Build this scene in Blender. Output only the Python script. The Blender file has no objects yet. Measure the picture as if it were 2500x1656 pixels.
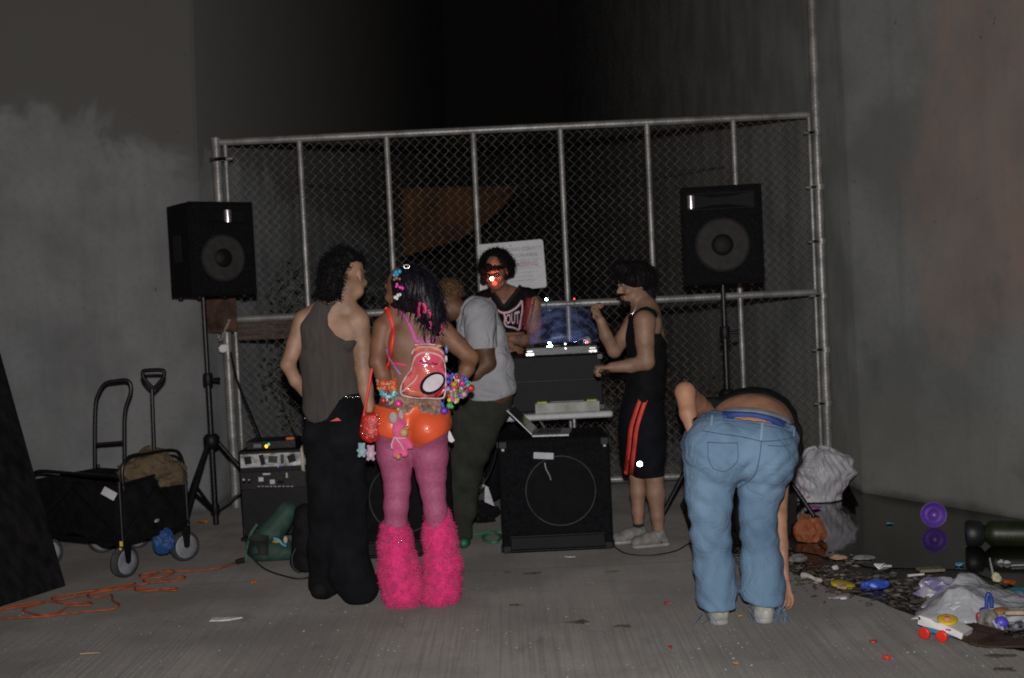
import bpy, math, random
import numpy as np
from mathutils import Vector, Matrix, noise
from mathutils.bvhtree import BVHTree
random.seed(7); rng = np.random.RandomState(7)
sc = bpy.context.scene
R_ = math.radians
# ---------------------------------------------------------------- camera
CAM = np.array([0.0, 0.0, 1.55]); FPX = 2900.0
pitch = math.atan(112/2900); roll = R_(2.7)
fw = Vector((0, math.cos(pitch), -math.sin(pitch))); rt0 = Vector((1, 0, 0)); up0 = Vector((0, math.sin(pitch), math.cos(pitch)))
rt = rt0*math.cos(roll) - up0*math.sin(roll); up = up0*math.cos(roll) + rt0*math.sin(roll)
cd = bpy.data.cameras.new('camera'); cam = bpy.data.objects.new('camera', cd); sc.collection.objects.link(cam)
m3 = Matrix((rt, up, -fw)).transposed(); cam.matrix_world = Matrix.Translation(Vector(CAM)) @ m3.to_4x4()
cd.sensor_width = 23.6; cd.lens = FPX/2500*23.6; cd.clip_start = 0.05; cd.clip_end = 400
cd.dof.use_dof = True; cd.dof.focus_distance = 5.7; cd.dof.aperture_fstop = 1.5
sc.camera = cam
# ---------------------------------------------------------------- world, moon, flash
w = bpy.data.worlds.new('World'); sc.world = w; w.use_nodes = True
nt = w.node_tree; bg = nt.nodes['Background']; sky = nt.nodes.new('ShaderNodeTexSky'); sky.sky_type = 'NISHITA'
sky.sun_disc = False; sky.sun_elevation = R_(12.0); sky.sun_rotation = R_(200); sky.air_density = 1.0
tint = nt.nodes.new('ShaderNodeMix'); tint.data_type = 'RGBA'; tint.blend_type = 'MULTIPLY'; tint.inputs[0].default_value = 1; tint.inputs[7].default_value = (1, .72, .85, 1); nt.links.new(sky.outputs[0], tint.inputs[6]); nt.links.new(tint.outputs[2], bg.inputs[0]); bg.inputs[1].default_value = 0.009
sl = bpy.data.lights.new('moon', 'SUN'); sl.energy = 0.002; sl.angle = R_(12); sl.color = (1, .9, .8)
so = bpy.data.objects.new('moon', sl); so.rotation_euler = (R_(50), 0, R_(200)); sc.collection.objects.link(so)
fl = bpy.data.lights.new('camera_flash', 'SPOT'); fl.energy = 1130; fl.spot_size = R_(105); fl.spot_blend = 1.0; fl.shadow_soft_size = 0.03; fl.color = (1, .97, .95)
fo = bpy.data.objects.new('camera_flash', fl); sc.collection.objects.link(fo); fo.location = (0.01, 0.02, 1.74)
fo.rotation_euler = (R_(90-3), 0, 0)
sc.view_settings.view_transform = 'Standard'; sc.view_settings.look = 'None'; sc.view_settings.exposure = 0; sc.view_settings.gamma = 1
sc.cycles.use_denoising = False; sc.cycles.filter_width = 1.8; sc.cycles.max_bounces = 5; sc.cycles.caustics_reflective = False; sc.cycles.caustics_refractive = False
sc.cycles.sample_clamp_indirect = .6
# ---------------------------------------------------------------- projection helpers
def ray(px, py):
    d = rt*((px-1250)/FPX) + up*((828-py)/FPX) + fw
    return d
def A(px, py, Y):
    d = ray(px, py); t = Y/d.y
    return Vector(CAM) + d*t
def G(px, py, z=0.0):
    d = ray(px, py); t = (z-CAM[2])/d.z
    return Vector(CAM) + d*t
def V(*a): return Vector(a)
# ---------------------------------------------------------------- materials
MATS = {}
def mat(name, col, rough=.7, metal=0, var=.18, scale=14, bump=.15, bscale=None, spec=.5, coat=0, alpha=1, trans=0, sss=0, emit=None, es=0, sheen=0, stretch=(1,1,1), col2=None, bdist=.004, crease=0, cscale=7):
    if name in MATS: return MATS[name]
    m = bpy.data.materials.new(name); m.use_nodes = True; t = m.node_tree; b = t.nodes['Principled BSDF']
    L = t.links.new; N = t.nodes.new
    tc = N('ShaderNodeTexCoord'); mp = N('ShaderNodeMapping'); mp.inputs['Scale'].default_value = stretch; L(tc.outputs['Object'], mp.inputs[0])
    n1 = N('ShaderNodeTexNoise'); n1.inputs['Scale'].default_value = scale; n1.inputs['Detail'].default_value = 5; L(mp.outputs[0], n1.inputs[0])
    cr = N('ShaderNodeValToRGB'); c = col
    d = col2 if col2 else tuple(x*(1-var*1.6) for x in c); e = tuple(min(1, x*(1+var)) for x in c)
    cr.color_ramp.elements[0].position = .3; cr.color_ramp.elements[1].position = .7
    cr.color_ramp.elements[0].color = (*d, 1); cr.color_ramp.elements[1].color = (*e, 1)
    L(n1.outputs[0], cr.inputs[0]); L(cr.outputs[0], b.inputs['Base Color'])
    b.inputs['Roughness'].default_value = rough; b.inputs['Metallic'].default_value = metal; b.inputs['Specular IOR Level'].default_value = spec
    b.inputs['Coat Weight'].default_value = coat; b.inputs['Alpha'].default_value = alpha; b.inputs['Transmission Weight'].default_value = trans
    if sss: b.inputs['Subsurface Weight'].default_value = sss; b.inputs['Subsurface Radius'].default_value = (.02, .008, .004); b.inputs['Subsurface Scale'].default_value = .5
    if sheen: b.inputs['Sheen Weight'].default_value = sheen
    if emit: b.inputs['Emission Color'].default_value = (*emit, 1); b.inputs['Emission Strength'].default_value = es
    if bump:
        n2 = N('ShaderNodeTexNoise'); n2.inputs['Scale'].default_value = bscale or scale*4; n2.inputs['Detail'].default_value = 4; L(mp.outputs[0], n2.inputs[0])
        bp = N('ShaderNodeBump'); bp.inputs['Strength'].default_value = min(1, bump*2); bp.inputs['Distance'].default_value = bdist; L(n2.outputs[0], bp.inputs['Height']); L(bp.outputs[0], b.inputs['Normal'])
    if crease:
        n3 = N('ShaderNodeTexNoise'); n3.inputs['Scale'].default_value = cscale; n3.inputs['Detail'].default_value = 2.5; n3.inputs['Distortion'].default_value = 1.4; L(tc.outputs['Object'], n3.inputs[0])
        s1 = N('ShaderNodeMath'); s1.operation = 'SUBTRACT'; L(n3.outputs[0], s1.inputs[0]); s1.inputs[1].default_value = .5
        s2 = N('ShaderNodeMath'); s2.operation = 'ABSOLUTE'; L(s1.outputs[0], s2.inputs[0])
        b3 = N('ShaderNodeBump'); b3.inputs['Strength'].default_value = .9; b3.inputs['Distance'].default_value = crease; L(s2.outputs[0], b3.inputs['Height'])
        if bump: L(bp.outputs[0], b3.inputs['Normal'])
        L(b3.outputs[0], b.inputs['Normal'])
    MATS[name] = m; return m
def concrete(name, base, kind):
    m = bpy.data.materials.new(name); m.use_nodes = True; t = m.node_tree; b = t.nodes['Principled BSDF']; L = t.links.new; N = t.nodes.new
    tc = N('ShaderNodeTexCoord')
    def nz(s, det=6, st=(1, 1, 1), dist=0, rough=.55):
        mp = N('ShaderNodeMapping'); mp.inputs['Scale'].default_value = st; L(tc.outputs['Object'], mp.inputs[0])
        n = N('ShaderNodeTexNoise'); n.inputs['Scale'].default_value = s; n.inputs['Detail'].default_value = det; n.inputs['Distortion'].default_value = dist; n.inputs['Roughness'].default_value = rough; L(mp.outputs[0], n.inputs[0]); return n.outputs[0]
    def mth(op, a, b_=0.0, c_=None, clamp=False):
        n = N('ShaderNodeMath'); n.operation = op; n.use_clamp = clamp
        for i, v in enumerate((a, b_, c_)):
            if v is None: continue
            if isinstance(v, (int, float)): n.inputs[i].default_value = v
            else: L(v, n.inputs[i])
        return n.outputs[0]
    def ramp(v, a, c):
        n = N('ShaderNodeMapRange'); n.inputs[1].default_value = a; n.inputs[2].default_value = c; n.interpolation_type = 'SMOOTHSTEP'; L(v, n.inputs[0]); return n.outputs[0]
    def mix(f, a, c):
        n = N('ShaderNodeMix'); n.data_type = 'RGBA'
        if isinstance(f, (int, float)): n.inputs[0].default_value = f
        else: L(f, n.inputs[0])
        for i, v in ((6, a), (7, c)):
            if isinstance(v, tuple): n.inputs[i].default_value = (*v, 1)
            else: L(v, n.inputs[i])
        return n.outputs[2]
    sep = N('ShaderNodeSeparateXYZ'); L(tc.outputs['Object'], sep.inputs[0]); x, y, z = sep.outputs
    lo = tuple(v*.78 for v in base); hi = tuple(v*1.12 for v in base)
    col = mix(ramp(nz(1.3, 8), .35, .65), lo, hi)
    col = mix(mth('MULTIPLY', ramp(nz(28, 6), .45, .75), .25), col, tuple(v*.6 for v in base))
    if kind == 'ground':
        broom = nz(1, 5, (75, 1.1, 1)); bro2 = nz(1, 3, (18, .5, 1))
        near = ramp(mth('ADD', y, mth('MULTIPLY', nz(1.5, 3), .8)), 6.5, 5.7)
        lines = mth('MULTIPLY', ramp(broom, .42, .66), mth('ADD', .10, mth('MULTIPLY', near, .38)))
        col = mix(lines, col, tuple(v*.55 for v in base))
        col = mix(mth('MULTIPLY', ramp(bro2, .5, .7), .25), col, tuple(v*.7 for v in base))
        col = mix(mth('MULTIPLY', ramp(nz(.8, 7, (1, 1, 1), .6), .5, .68), .35), col, tuple(v*.55 for v in base))
        col = mix(mth('MULTIPLY', ramp(nz(5, 5, (1, .6, 1), 1), .6, .74), .35), col, (.06, .055, .05))
        col = mix(mth('MULTIPLY', ramp(nz(55, 2), .68, .74), .5), col, (.5, .48, .45))
        seam = mth('LESS_THAN', mth('ABSOLUTE', mth('SUBTRACT', y, 6.62)), .009)
        col = mix(mth('MULTIPLY', seam, .3), col, (.05, .05, .045))
        # damp apron round the puddle
        h = mth('ADD', mth('MULTIPLY', broom, mth('ADD', .3, near)), mth('MULTIPLY', nz(90, 5), .5))
        rgh = .82
    else:
        streak = nz(1, 5, (5, 5, .35), .4)
        col = mix(mth('MULTIPLY', ramp(streak, .5, .72), .3), col, tuple(v*.6 for v in base))
        if kind == 'left':
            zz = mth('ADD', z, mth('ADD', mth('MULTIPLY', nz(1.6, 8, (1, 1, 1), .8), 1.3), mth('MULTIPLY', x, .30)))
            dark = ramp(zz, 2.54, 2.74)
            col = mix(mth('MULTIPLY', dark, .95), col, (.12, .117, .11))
            dk2 = ramp(nz(2.0, 3, (1, 1, .6)), .58, .72)
            col = mix(mth('MULTIPLY', dk2, .25), col, (.1, .1, .1))
        if kind == 'right':
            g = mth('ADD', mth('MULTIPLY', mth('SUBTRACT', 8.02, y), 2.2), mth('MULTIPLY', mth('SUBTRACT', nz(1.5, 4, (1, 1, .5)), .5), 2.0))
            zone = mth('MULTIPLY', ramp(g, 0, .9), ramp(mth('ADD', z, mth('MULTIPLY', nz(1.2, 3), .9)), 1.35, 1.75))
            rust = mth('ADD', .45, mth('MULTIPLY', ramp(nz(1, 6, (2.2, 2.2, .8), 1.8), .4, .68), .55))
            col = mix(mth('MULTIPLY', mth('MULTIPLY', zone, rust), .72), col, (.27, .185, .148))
            low = ramp(z, .9, .2)
            col = mix(mth('MULTIPLY', low, .35), col, (.18, .17, .13))
            dkz = mth('MULTIPLY', ramp(nz(2.2, 4), .6, .75), .4)
            col = mix(dkz, col, (.08, .09, .09))
        pock = ramp(nz(16, 2, (1, 1, .7)), .74, .78)
        col = mix(mth('MULTIPLY', pock, .6), col, (.05, .05, .05))
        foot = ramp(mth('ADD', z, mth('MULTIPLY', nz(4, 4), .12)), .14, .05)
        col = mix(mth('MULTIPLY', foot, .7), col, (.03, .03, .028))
        h = mth('ADD', mth('MULTIPLY', nz(9, 6), .8), mth('SUBTRACT', mth('MULTIPLY', nz(70, 4), .3), pock))
        rgh = .78
    L(col, b.inputs['Base Color']); b.inputs['Roughness'].default_value = rgh; b.inputs['Diffuse Roughness'].default_value = .4 if kind == 'ground' else .55; b.inputs['Specular IOR Level'].default_value = .3
    bp = N('ShaderNodeBump'); bp.inputs['Strength'].default_value = .5; bp.inputs['Distance'].default_value = .006; L(h, bp.inputs['Height']); L(bp.outputs[0], b.inputs['Normal'])
    return m
def emis(name, col, s):
    m = bpy.data.materials.new(name); m.use_nodes = True; b = m.node_tree.nodes['Principled BSDF']
    b.inputs['Base Color'].default_value = (*[min(1, c) for c in col], 1); b.inputs['Emission Color'].default_value = (*col, 1); b.inputs['Emission Strength'].default_value = s
    MATS[name] = m; return m
# ---------------------------------------------------------------- object helpers
C = sc.collection
def tag(o, label=None, cat=None, group=None, kind=None):
    if label: o['label'] = label
    if cat: o['category'] = cat
    if group: o['group'] = group
    if kind: o['kind'] = kind
    return o
def thing(name, label, cat, loc=(0, 0, 0), group=None):
    o = bpy.data.objects.new(name, None); C.objects.link(o); o.location = Vector(loc); o.empty_display_size = .1
    return tag(o, label, cat, group)
def setparent(o, p):
    if p is None: return
    o.parent = p
    L = Vector((0, 0, 0)); q = p
    L = p['_w'] if '_w' in p else p.location
    o.matrix_parent_inverse = Matrix.Translation(-Vector(L)) if p.type == 'EMPTY' else Matrix.Identity(4)
def mk(name, vs, fs, m, parent=None, smooth=False, label=None):
    me = bpy.data.meshes.new(name); me.from_pydata([tuple(v) for v in vs], [], fs); me.update()
    if smooth:
        me.polygons.foreach_set('use_smooth', [True]*len(me.polygons))
    if m is not None: me.materials.append(m)
    o = bpy.data.objects.new(name, me); C.objects.link(o); setparent(o, parent)
    if label: o['label'] = label
    return o
class MB:
    def __init__(s, M=None): s.v = []; s.f = []; s.M = M or Matrix.Identity(4)
    def add(s, vs, fs):
        o = len(s.v); s.v += [s.M @ Vector(v) for v in vs]; s.f += [tuple(i+o for i in f) for f in fs]; return s
    def box(s, c, d, R=None, bev=.006):
        c = Vector(c); hx, hy, hz = [x/2 for x in d]; b = min(bev, hx*.45, hy*.45, hz*.45)
        pts = []; R = R or Matrix.Identity(3)
        for sx in (-1, 1):
            for sy in (-1, 1):
                for sz in (-1, 1):
                    pts += [(sx*hx, sy*(hy-b), sz*(hz-b)), (sx*(hx-b), sy*hy, sz*(hz-b)), (sx*(hx-b), sy*(hy-b), sz*hz)]
        I = lambda a, b_, c_, k: ((a > 0)*4+(b_ > 0)*2+(c_ > 0))*3+k
        F = []
        for q in (-1, 1):
            F.append((I(q, -1, -1, 0), I(q, 1, -1, 0), I(q, 1, 1, 0), I(q, -1, 1, 0))[::q])
            F.append((I(-1, q, -1, 1), I(-1, q, 1, 1), I(1, q, 1, 1), I(1, q, -1, 1))[::q])
            F.append((I(-1, -1, q, 2), I(1, -1, q, 2), I(1, 1, q, 2), I(-1, 1, q, 2))[::q])
            for r in (-1, 1):
                F.append((I(q, r, -1, 0), I(q, r, 1, 0), I(q, r, 1, 1), I(q, r, -1, 1))[::q*r])
                F.append((I(q, -1, r, 0), I(q, -1, r, 2), I(q, 1, r, 2), I(q, 1, r, 0))[::q*r])
                F.append((I(-1, q, r, 1), I(1, q, r, 1), I(1, q, r, 2), I(-1, q, r, 2))[::q*r])
                for u in (-1, 1):
                    F.append((I(q, r, u, 0), I(q, r, u, 1), I(q, r, u, 2))[::q*r*u])
        return s.add([c + R @ Vector(p) for p in pts], F)
    def tube(s, pts, r, n=8, closed=False, cap=True):
        pts = [Vector(p) for p in pts]; m = len(pts); rs = r if isinstance(r, (list, tuple)) else [r]*m
        vs = []; fs = []; prev = None
        for i, p in enumerate(pts):
            a = pts[(i-1) % m] if (closed or i > 0) else pts[i]; b = pts[(i+1) % m] if (closed or i < m-1) else pts[i]
            d = (b-a).normalized()
            if prev is None:
                prev = d.orthogonal().normalized()
            u = (prev - d*prev.dot(d))
            u = u.normalized() if u.length > 1e-6 else d.orthogonal().normalized()
            prev = u; v = d.cross(u)
            for k in range(n):
                t = 2*math.pi*k/n; vs.append(p + (u*math.cos(t)+v*math.sin(t))*rs[i])
        for i in range(m if closed else m-1):
            j = (i+1) % m
            for k in range(n):
                l = (k+1) % n; fs.append((i*n+k, i*n+l, j*n+l, j*n+k))
        if cap and not closed:
            b0 = len(vs); vs += vs[:n]+vs[(m-1)*n:m*n]; fs.append(tuple(range(b0, b0+n))[::-1]); fs.append(tuple(range(b0+n, b0+2*n)))
        return s.add(vs, fs)
    def lathe(s, prof, c=(0, 0, 0), ax=(0, 0, 1), n=24, cap=True):
        ax = Vector(ax).normalized(); u = ax.orthogonal().normalized(); v = ax.cross(u); c = Vector(c); vs = []; fs = []; m = len(prof)
        for (r, h) in prof:
            for k in range(n):
                t = 2*math.pi*k/n; vs.append(c + ax*h + (u*math.cos(t)+v*math.sin(t))*max(r, 1e-5))
        for i in range(m-1):
            for k in range(n):
                l = (k+1) % n; fs.append((i*n+k, i*n+l, (i+1)*n+l, (i+1)*n+k))
        if cap: b0 = len(vs); vs += vs[:n]+vs[(m-1)*n:m*n]; fs.append(tuple(range(b0, b0+n))[::-1]); fs.append(tuple(range(b0+n, b0+2*n)))
        return s.add(vs, fs)
    def prism(s, poly, th):
        """poly: 3D points of a flat outline, th: vector"""
        n = len(poly); th = Vector(th); vs = [Vector(p) for p in poly] + [Vector(p)+th for p in poly]
        fs = [tuple(range(n))[::-1], tuple(range(n, 2*n))] + [(i, (i+1) % n, n+(i+1) % n, n+i) for i in range(n)]
        return s.add(vs, fs)
    def ball(s, c, r, nu=12, nv=8):
        r = r if isinstance(r, (tuple, list)) else (r, r, r); vs = []; fs = []
        for i in range(nv+1):
            for k in range(nu):
                a = math.pi*i/nv; t = 2*math.pi*k/nu
                vs.append((c[0]+r[0]*math.sin(a)*math.cos(t), c[1]+r[1]*math.sin(a)*math.sin(t), c[2]+r[2]*math.cos(a)))
        for i in range(nv):
            for k in range(nu):
                l = (k+1) % nu; fs.append((i*nu+k, (i+1)*nu+k, (i+1)*nu+l, i*nu+l))
        return s.add(vs, fs)
    def build(s, name, m, parent=None, smooth=False, label=None):
        return mk(name, s.v, s.f, m, parent, smooth, label)
def smooth_curve(pts, n=6, closed=False):
    P = [Vector(p) for p in pts]; out = []; m = len(P)
    for i in range(m if closed else m-1):
        p0 = P[(i-1) % m] if (closed or i > 0) else P[i]; p1 = P[i]; p2 = P[(i+1) % m]; p3 = P[(i+2) % m] if (closed or i+2 < m) else P[(i+1) % m]
        for k in range(n):
            t = k/n
            out.append(.5*((2*p1)+(p2-p0)*t+(2*p0-5*p1+4*p2-p3)*t*t+(3*p1-p0-3*p2+p3)*t**3))
    if not closed: out.append(P[-1])
    return out
# ---------------------------------------------------------------- signed distance modelling (bodies and cloth as one surface)
def smin(a, b, k):
    if k <= 0: return np.minimum(a, b)
    h = np.maximum(k-np.abs(a-b), 0)/k
    return np.minimum(a, b)-h*h*k*.25
def cone(a, ra, b, rb, k=.02, flat=1.0, n=(0, 1, 0), sub=False):
    return dict(t='c', a=np.array(a, float), ra=ra, b=np.array(b, float), rb=rb, k=k, flat=flat, n=np.array(Vector(n).normalized()), sub=sub)
def ell(c, r, R=None, k=.02, sub=False):
    return dict(t='e', c=np.array(c, float), r=np.array(r if hasattr(r, '__len__') else (r, r, r), float), R=None if R is None else np.array(R), k=k, sub=sub)
def pbox(p):
    if p['t'] == 'c':
        lo = np.minimum(p['a']-p['ra'], p['b']-p['rb']); hi = np.maximum(p['a']+p['ra'], p['b']+p['rb'])
    else:
        r = p['r'] if p['R'] is None else np.full(3, p['r'].max()); lo = p['c']-r; hi = p['c']+r
    return lo, hi
def pdist(p, X, Y, Z):
    if p['t'] == 'c':
        a, b, n, f = p['a'], p['b'], p['n'], p['flat']
        x, y, z = X-a[0], Y-a[1], Z-a[2]; d = b-a
        if f != 1:
            s = (x*n[0]+y*n[1]+z*n[2])*(1/f-1); x = x+s*n[0]; y = y+s*n[1]; z = z+s*n[2]
            d = d + n*(d@n)*(1/f-1)
        t = np.clip((x*d[0]+y*d[1]+z*d[2])/max(d@d, 1e-9), 0, 1)
        q = np.sqrt((x-t*d[0])**2+(y-t*d[1])**2+(z-t*d[2])**2)-(p['ra']+(p['rb']-p['ra'])*t)
        return q*(f if f < 1 else 1)**.5
    c, r = p['c'], p['r']; x, y, z = X-c[0], Y-c[1], Z-c[2]
    if p['R'] is not None:
        M = p['R'].T
        x, y, z = M[0, 0]*x+M[0, 1]*y+M[0, 2]*z, M[1, 0]*x+M[1, 1]*y+M[1, 2]*z, M[2, 0]*x+M[2, 1]*y+M[2, 2]*z
    k0 = np.sqrt((x/r[0])**2+(y/r[1])**2+(z/r[2])**2); k1 = np.sqrt((x/r[0]**2)**2+(y/r[1]**2)**2+(z/r[2]**2)**2)+1e-9
    return k0*(k0-1)/k1
def snet(f, o, h):
    ins = f < 0
    c = np.zeros(tuple(s-1 for s in f.shape), np.int8)
    for a in (0, 1):
        for b in (0, 1):
            for d in (0, 1):
                c += ins[a:f.shape[0]-1+a, b:f.shape[1]-1+b, d:f.shape[2]-1+d]
    act = (c > 0) & (c < 8); I = np.argwhere(act); idx = np.full(c.shape, -1, np.int64); idx[act] = np.arange(len(I))
    acc = np.zeros((len(I), 3)); cnt = np.zeros(len(I)); i, j, k = I.T
    for ax in range(3):
        for a in (0, 1):
            for b in (0, 1):
                o0 = [0, 0, 0]; oth = [q for q in range(3) if q != ax]; o0[oth[0]] = a; o0[oth[1]] = b; o1 = list(o0); o1[ax] = 1
                f0 = f[i+o0[0], j+o0[1], k+o0[2]]; f1 = f[i+o1[0], j+o1[1], k+o1[2]]; s = (f0 < 0) != (f1 < 0)
                t = np.where(s, f0/np.where(s, f0-f1, 1), 0)
                P = np.tile(np.array(o0, float), (len(I), 1)); P[:, ax] += t
                acc[s] += P[s]; cnt[s] += 1
    v = (acc/np.maximum(cnt, 1)[:, None]+I)*h+o
    F = []
    for ax in range(3):
        sl0 = [slice(None)]*3; sl1 = [slice(None)]*3; sl0[ax] = slice(0, -1); sl1[ax] = slice(1, None)
        s0 = ins[tuple(sl0)]; s1 = ins[tuple(sl1)]; E = np.argwhere(s0 != s1); u, w_ = [q for q in range(3) if q != ax]
        E = E[(E[:, u] > 0) & (E[:, w_] > 0) & (E[:, u] < f.shape[u]-1) & (E[:, w_] < f.shape[w_]-1)]
        q = []
        for (du, dw) in ((1, 1), (0, 1), (0, 0), (1, 0)):
            e = E.copy(); e[:, u] -= du; e[:, w_] -= dw; q.append(idx[e[:, 0], e[:, 1], e[:, 2]])
        q = np.stack(q, 1); fl_ = s0[E[:, 0], E[:, 1], E[:, 2]]
        if ax == 1: fl_ = ~fl_
        q[~fl_] = q[~fl_][:, ::-1]; F.append(q)
    F = np.concatenate(F); F = F[(F >= 0).all(1)]
    return v, F
def sdf(name, prims, m, parent=None, vox=.008, off=0., post=None, label=None, relax=1, smooth=True, pad=.02):
    lo = np.min([pbox(p)[0]-abs(p['k'])*.3 for p in prims if not p['sub']], 0)-off-pad; hi = np.max([pbox(p)[1]+abs(p['k'])*.3 for p in prims if not p['sub']], 0)+off+pad
    n = np.ceil((hi-lo)/vox).astype(int)+1
    xs, ys, zs = [(lo[q]+np.arange(n[q])*vox).astype(np.float32) for q in range(3)]
    f = np.full(tuple(n), .3, np.float32)
    for p in prims:
        a, b = pbox(p); mg = p['k']+off+pad+vox*2
        i0 = np.clip(np.floor((a-mg-lo)/vox).astype(int), 0, n); i1 = np.clip(np.ceil((b+mg-lo)/vox).astype(int)+1, 0, n)
        if (i1 <= i0).any(): continue
        S = tuple(slice(i0[q], i1[q]) for q in range(3))
        d = pdist(p, xs[S[0]][:, None, None], ys[S[1]][None, :, None], zs[S[2]][None, None, :])
        if p['sub']: f[S] = -smin(-f[S], d, p['k'])
        else: f[S] = smin(f[S], d, p['k'])
    f -= off
    if post is not None: f = post(f, xs[:, None, None], ys[None, :, None], zs[None, None, :])
    f = np.asarray(f, np.float64); f[0] = f[-1] = .3; f[:, 0] = f[:, -1] = .3; f[:, :, 0] = f[:, :, -1] = .3
    v, F = snet(f, lo, vox)
    if relax:
        for _ in range(relax):
            E = np.concatenate([F[:, [0, 1]], F[:, [1, 2]], F[:, [2, 3]], F[:, [3, 0]]]); s = np.zeros_like(v); c = np.zeros(len(v))
            np.add.at(s, E[:, 0], v[E[:, 1]]); np.add.at(c, E[:, 0], 1); np.add.at(s, E[:, 1], v[E[:, 0]]); np.add.at(c, E[:, 1], 1)
            v = v*.45+.55*s/np.maximum(c, 1)[:, None]
    return mk(name, v.tolist(), F.tolist(), m, parent, smooth, label)
def poly2(pts, Yd, px=True):
    """2-D signed distance (XZ plane) of an outline given as pixels at depth Yd"""
    P = [(A(x, y, Yd).x, A(x, y, Yd).z) for x, y in pts] if px else pts
    P = np.array(P)
    def fn(X, Y, Z):
        d = np.full(np.broadcast(X, Z).shape, 9., np.float32); ins = np.zeros(d.shape, bool)
        for i in range(len(P)):
            a, b = P[i], P[(i+1) % len(P)]; e = b-a
            t = np.clip(((X-a[0])*e[0]+(Z-a[1])*e[1])/(e@e), 0, 1)
            d = np.minimum(d, np.hypot(X-a[0]-t*e[0], Z-a[1]-t*e[1]))
            if a[1] != b[1]:
                ins ^= ((a[1] > Z) != (b[1] > Z)) & (X < (b[0]-a[0])*(Z-a[1])/(b[1]-a[1])+a[0])
        return np.where(ins, -d, d)
    return fn
def wr(X, Y, Z, s=1., seed=0.):
    a = np.sin(X*31*s+4*np.sin(Z*9*s+seed)+seed)*np.sin(Z*23*s+3*np.sin(X*13*s+Y*17*s+seed*2))
    b = np.sin(Z*57*s+5*np.sin(X*19*s+seed)+Y*21*s)*.5
    return (a+b)
# strands and tufts grown from a mesh's own surface
def strands(o, n, ln, wd, droop=.5, curl=.0, seed=1, jitter=.5, segs=3, keep=None, clump=0):
    r = random.Random(seed); me = o.data; vs = [v.co.copy() for v in me.vertices]; ns = [v.normal.copy() for v in me.vertices]
    V_ = []; F_ = []; N0 = len(vs); q = 0
    while q < n:
        i = r.randrange(N0); p = vs[i]; d = ns[i]
        q += 1
        if keep and not keep(p): continue
        j = Vector((r.uniform(-1, 1), r.uniform(-1, 1), r.uniform(-1, 1)))*jitter
        d = (d+j+Vector((0, 0, -droop))+(noise.noise_vector(p*26)*clump if clump else Vector((0, 0, 0)))).normalized(); L = ln*r.uniform(.5, 1.3); s = d.orthogonal().normalized(); s.rotate(Matrix.Rotation(r.uniform(0, 6.28), 3, d)); t = d.cross(s)
        pp = p-d*L*.15; ph = r.uniform(0, 6.28); b = len(V_)+N0
        for k in range(segs+1):
            u = k/segs; c = pp+d*L*u+(s*math.cos(ph+u*9)+t*math.sin(ph+u*9))*curl*u; wdt = wd*(1-u*.75)
            V_.append(c-s*wdt*.5+t*wdt*.2); V_.append(c+s*wdt*.5); V_.append(c+t*wdt*.5-s*wdt*.1)
        for k in range(segs):
            a = b+k*3
            F_ += [(a, a+1, a+4, a+3), (a+1, a+2, a+5, a+4), (a+2, a, a+3, a+5)]
    me2 = bpy.data.meshes.new(o.name); fs = [tuple(p.vertices) for p in me.polygons]
    me2.from_pydata([tuple(v) for v in vs+V_], [], fs+F_); me2.update(); me2.polygons.foreach_set('use_smooth', [True]*len(me2.polygons))
    for m in me.materials: me2.materials.append(m)
    o.data = me2; return o
# ribbons and lettering laid on a surface
def bvh(*objs):
    vs = []; fs = []
    for o in objs:
        b = len(vs); vs += [v.co.copy() for v in o.data.vertices]; fs += [tuple(i+b for i in p.vertices) for p in o.data.polygons]
    return BVHTree.FromPolygons(vs, fs)
def hit(T_, px, py, Yf=None, eps=.003):
    d = ray(px, py).normalized(); loc, nrm, i, dist = T_.ray_cast(Vector(CAM), d)
    if loc is None: return A(px, py, Yf) if Yf else None
    if nrm.dot(d) > 0: nrm = -nrm
    return loc-d*eps*.6+nrm*eps*.4
def ribbon(name, T_, pts, wpx, m, parent, Yf, eps=.004, th=.0025, n=7, label=None, mb=None):
    P = smooth_curve([(a, b, 0) for a, b in pts], n); vs = []; fs = []; ws = wpx if isinstance(wpx, (list, tuple)) else None
    N = len(P)
    for i, p in enumerate(P):
        a = P[max(i-1, 0)]; b = P[min(i+1, N-1)]; t = (b-a).normalized(); nx, ny = -t.y, t.x
        wv = (ws[0]+(ws[1]-ws[0])*i/(N-1)) if ws else wpx
        for s in (-1, 0, 1):
            q = hit(T_, p.x+nx*wv*.5*s, p.y+ny*wv*.5*s, Yf, eps); vs.append(q)
        for s in (1, 0, -1):
            q = vs[i*6+(1+s)]; vs.append(q+ray(p.x, p.y).normalized()*th*2)
    for i in range(N-1):
        a = i*6; b = a+6
        for k in range(6): l = (k+1) % 6; fs.append((a+k, a+l, b+l, b+k))
    fs.append(tuple(range(6))[::-1]); fs.append(tuple(range((N-1)*6, N*6)))
    if mb is not None: mb.add(vs, fs); return None
    return mk(name, vs, fs, m, parent, True, label)
def text_mesh(body, size=1., bold=0.0, sx=1.0, extrude=0):
    c = bpy.data.curves.new('lettering', 'FONT'); c.body = body; c.size = size; c.align_x = 'CENTER'; c.align_y = 'CENTER'; c.offset = bold; c.extrude = extrude; c.resolution_u = 3
    o = bpy.data.objects.new('lettering', c); C.objects.link(o); dg = bpy.context.evaluated_depsgraph_get()
    me = bpy.data.meshes.new_from_object(o.evaluated_get(dg)); bpy.data.objects.remove(o)
    v = [(p.co.x*sx, p.co.y, p.co.z) for p in me.vertices]; f = [tuple(p.vertices) for p in me.polygons]; return v, f
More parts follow.
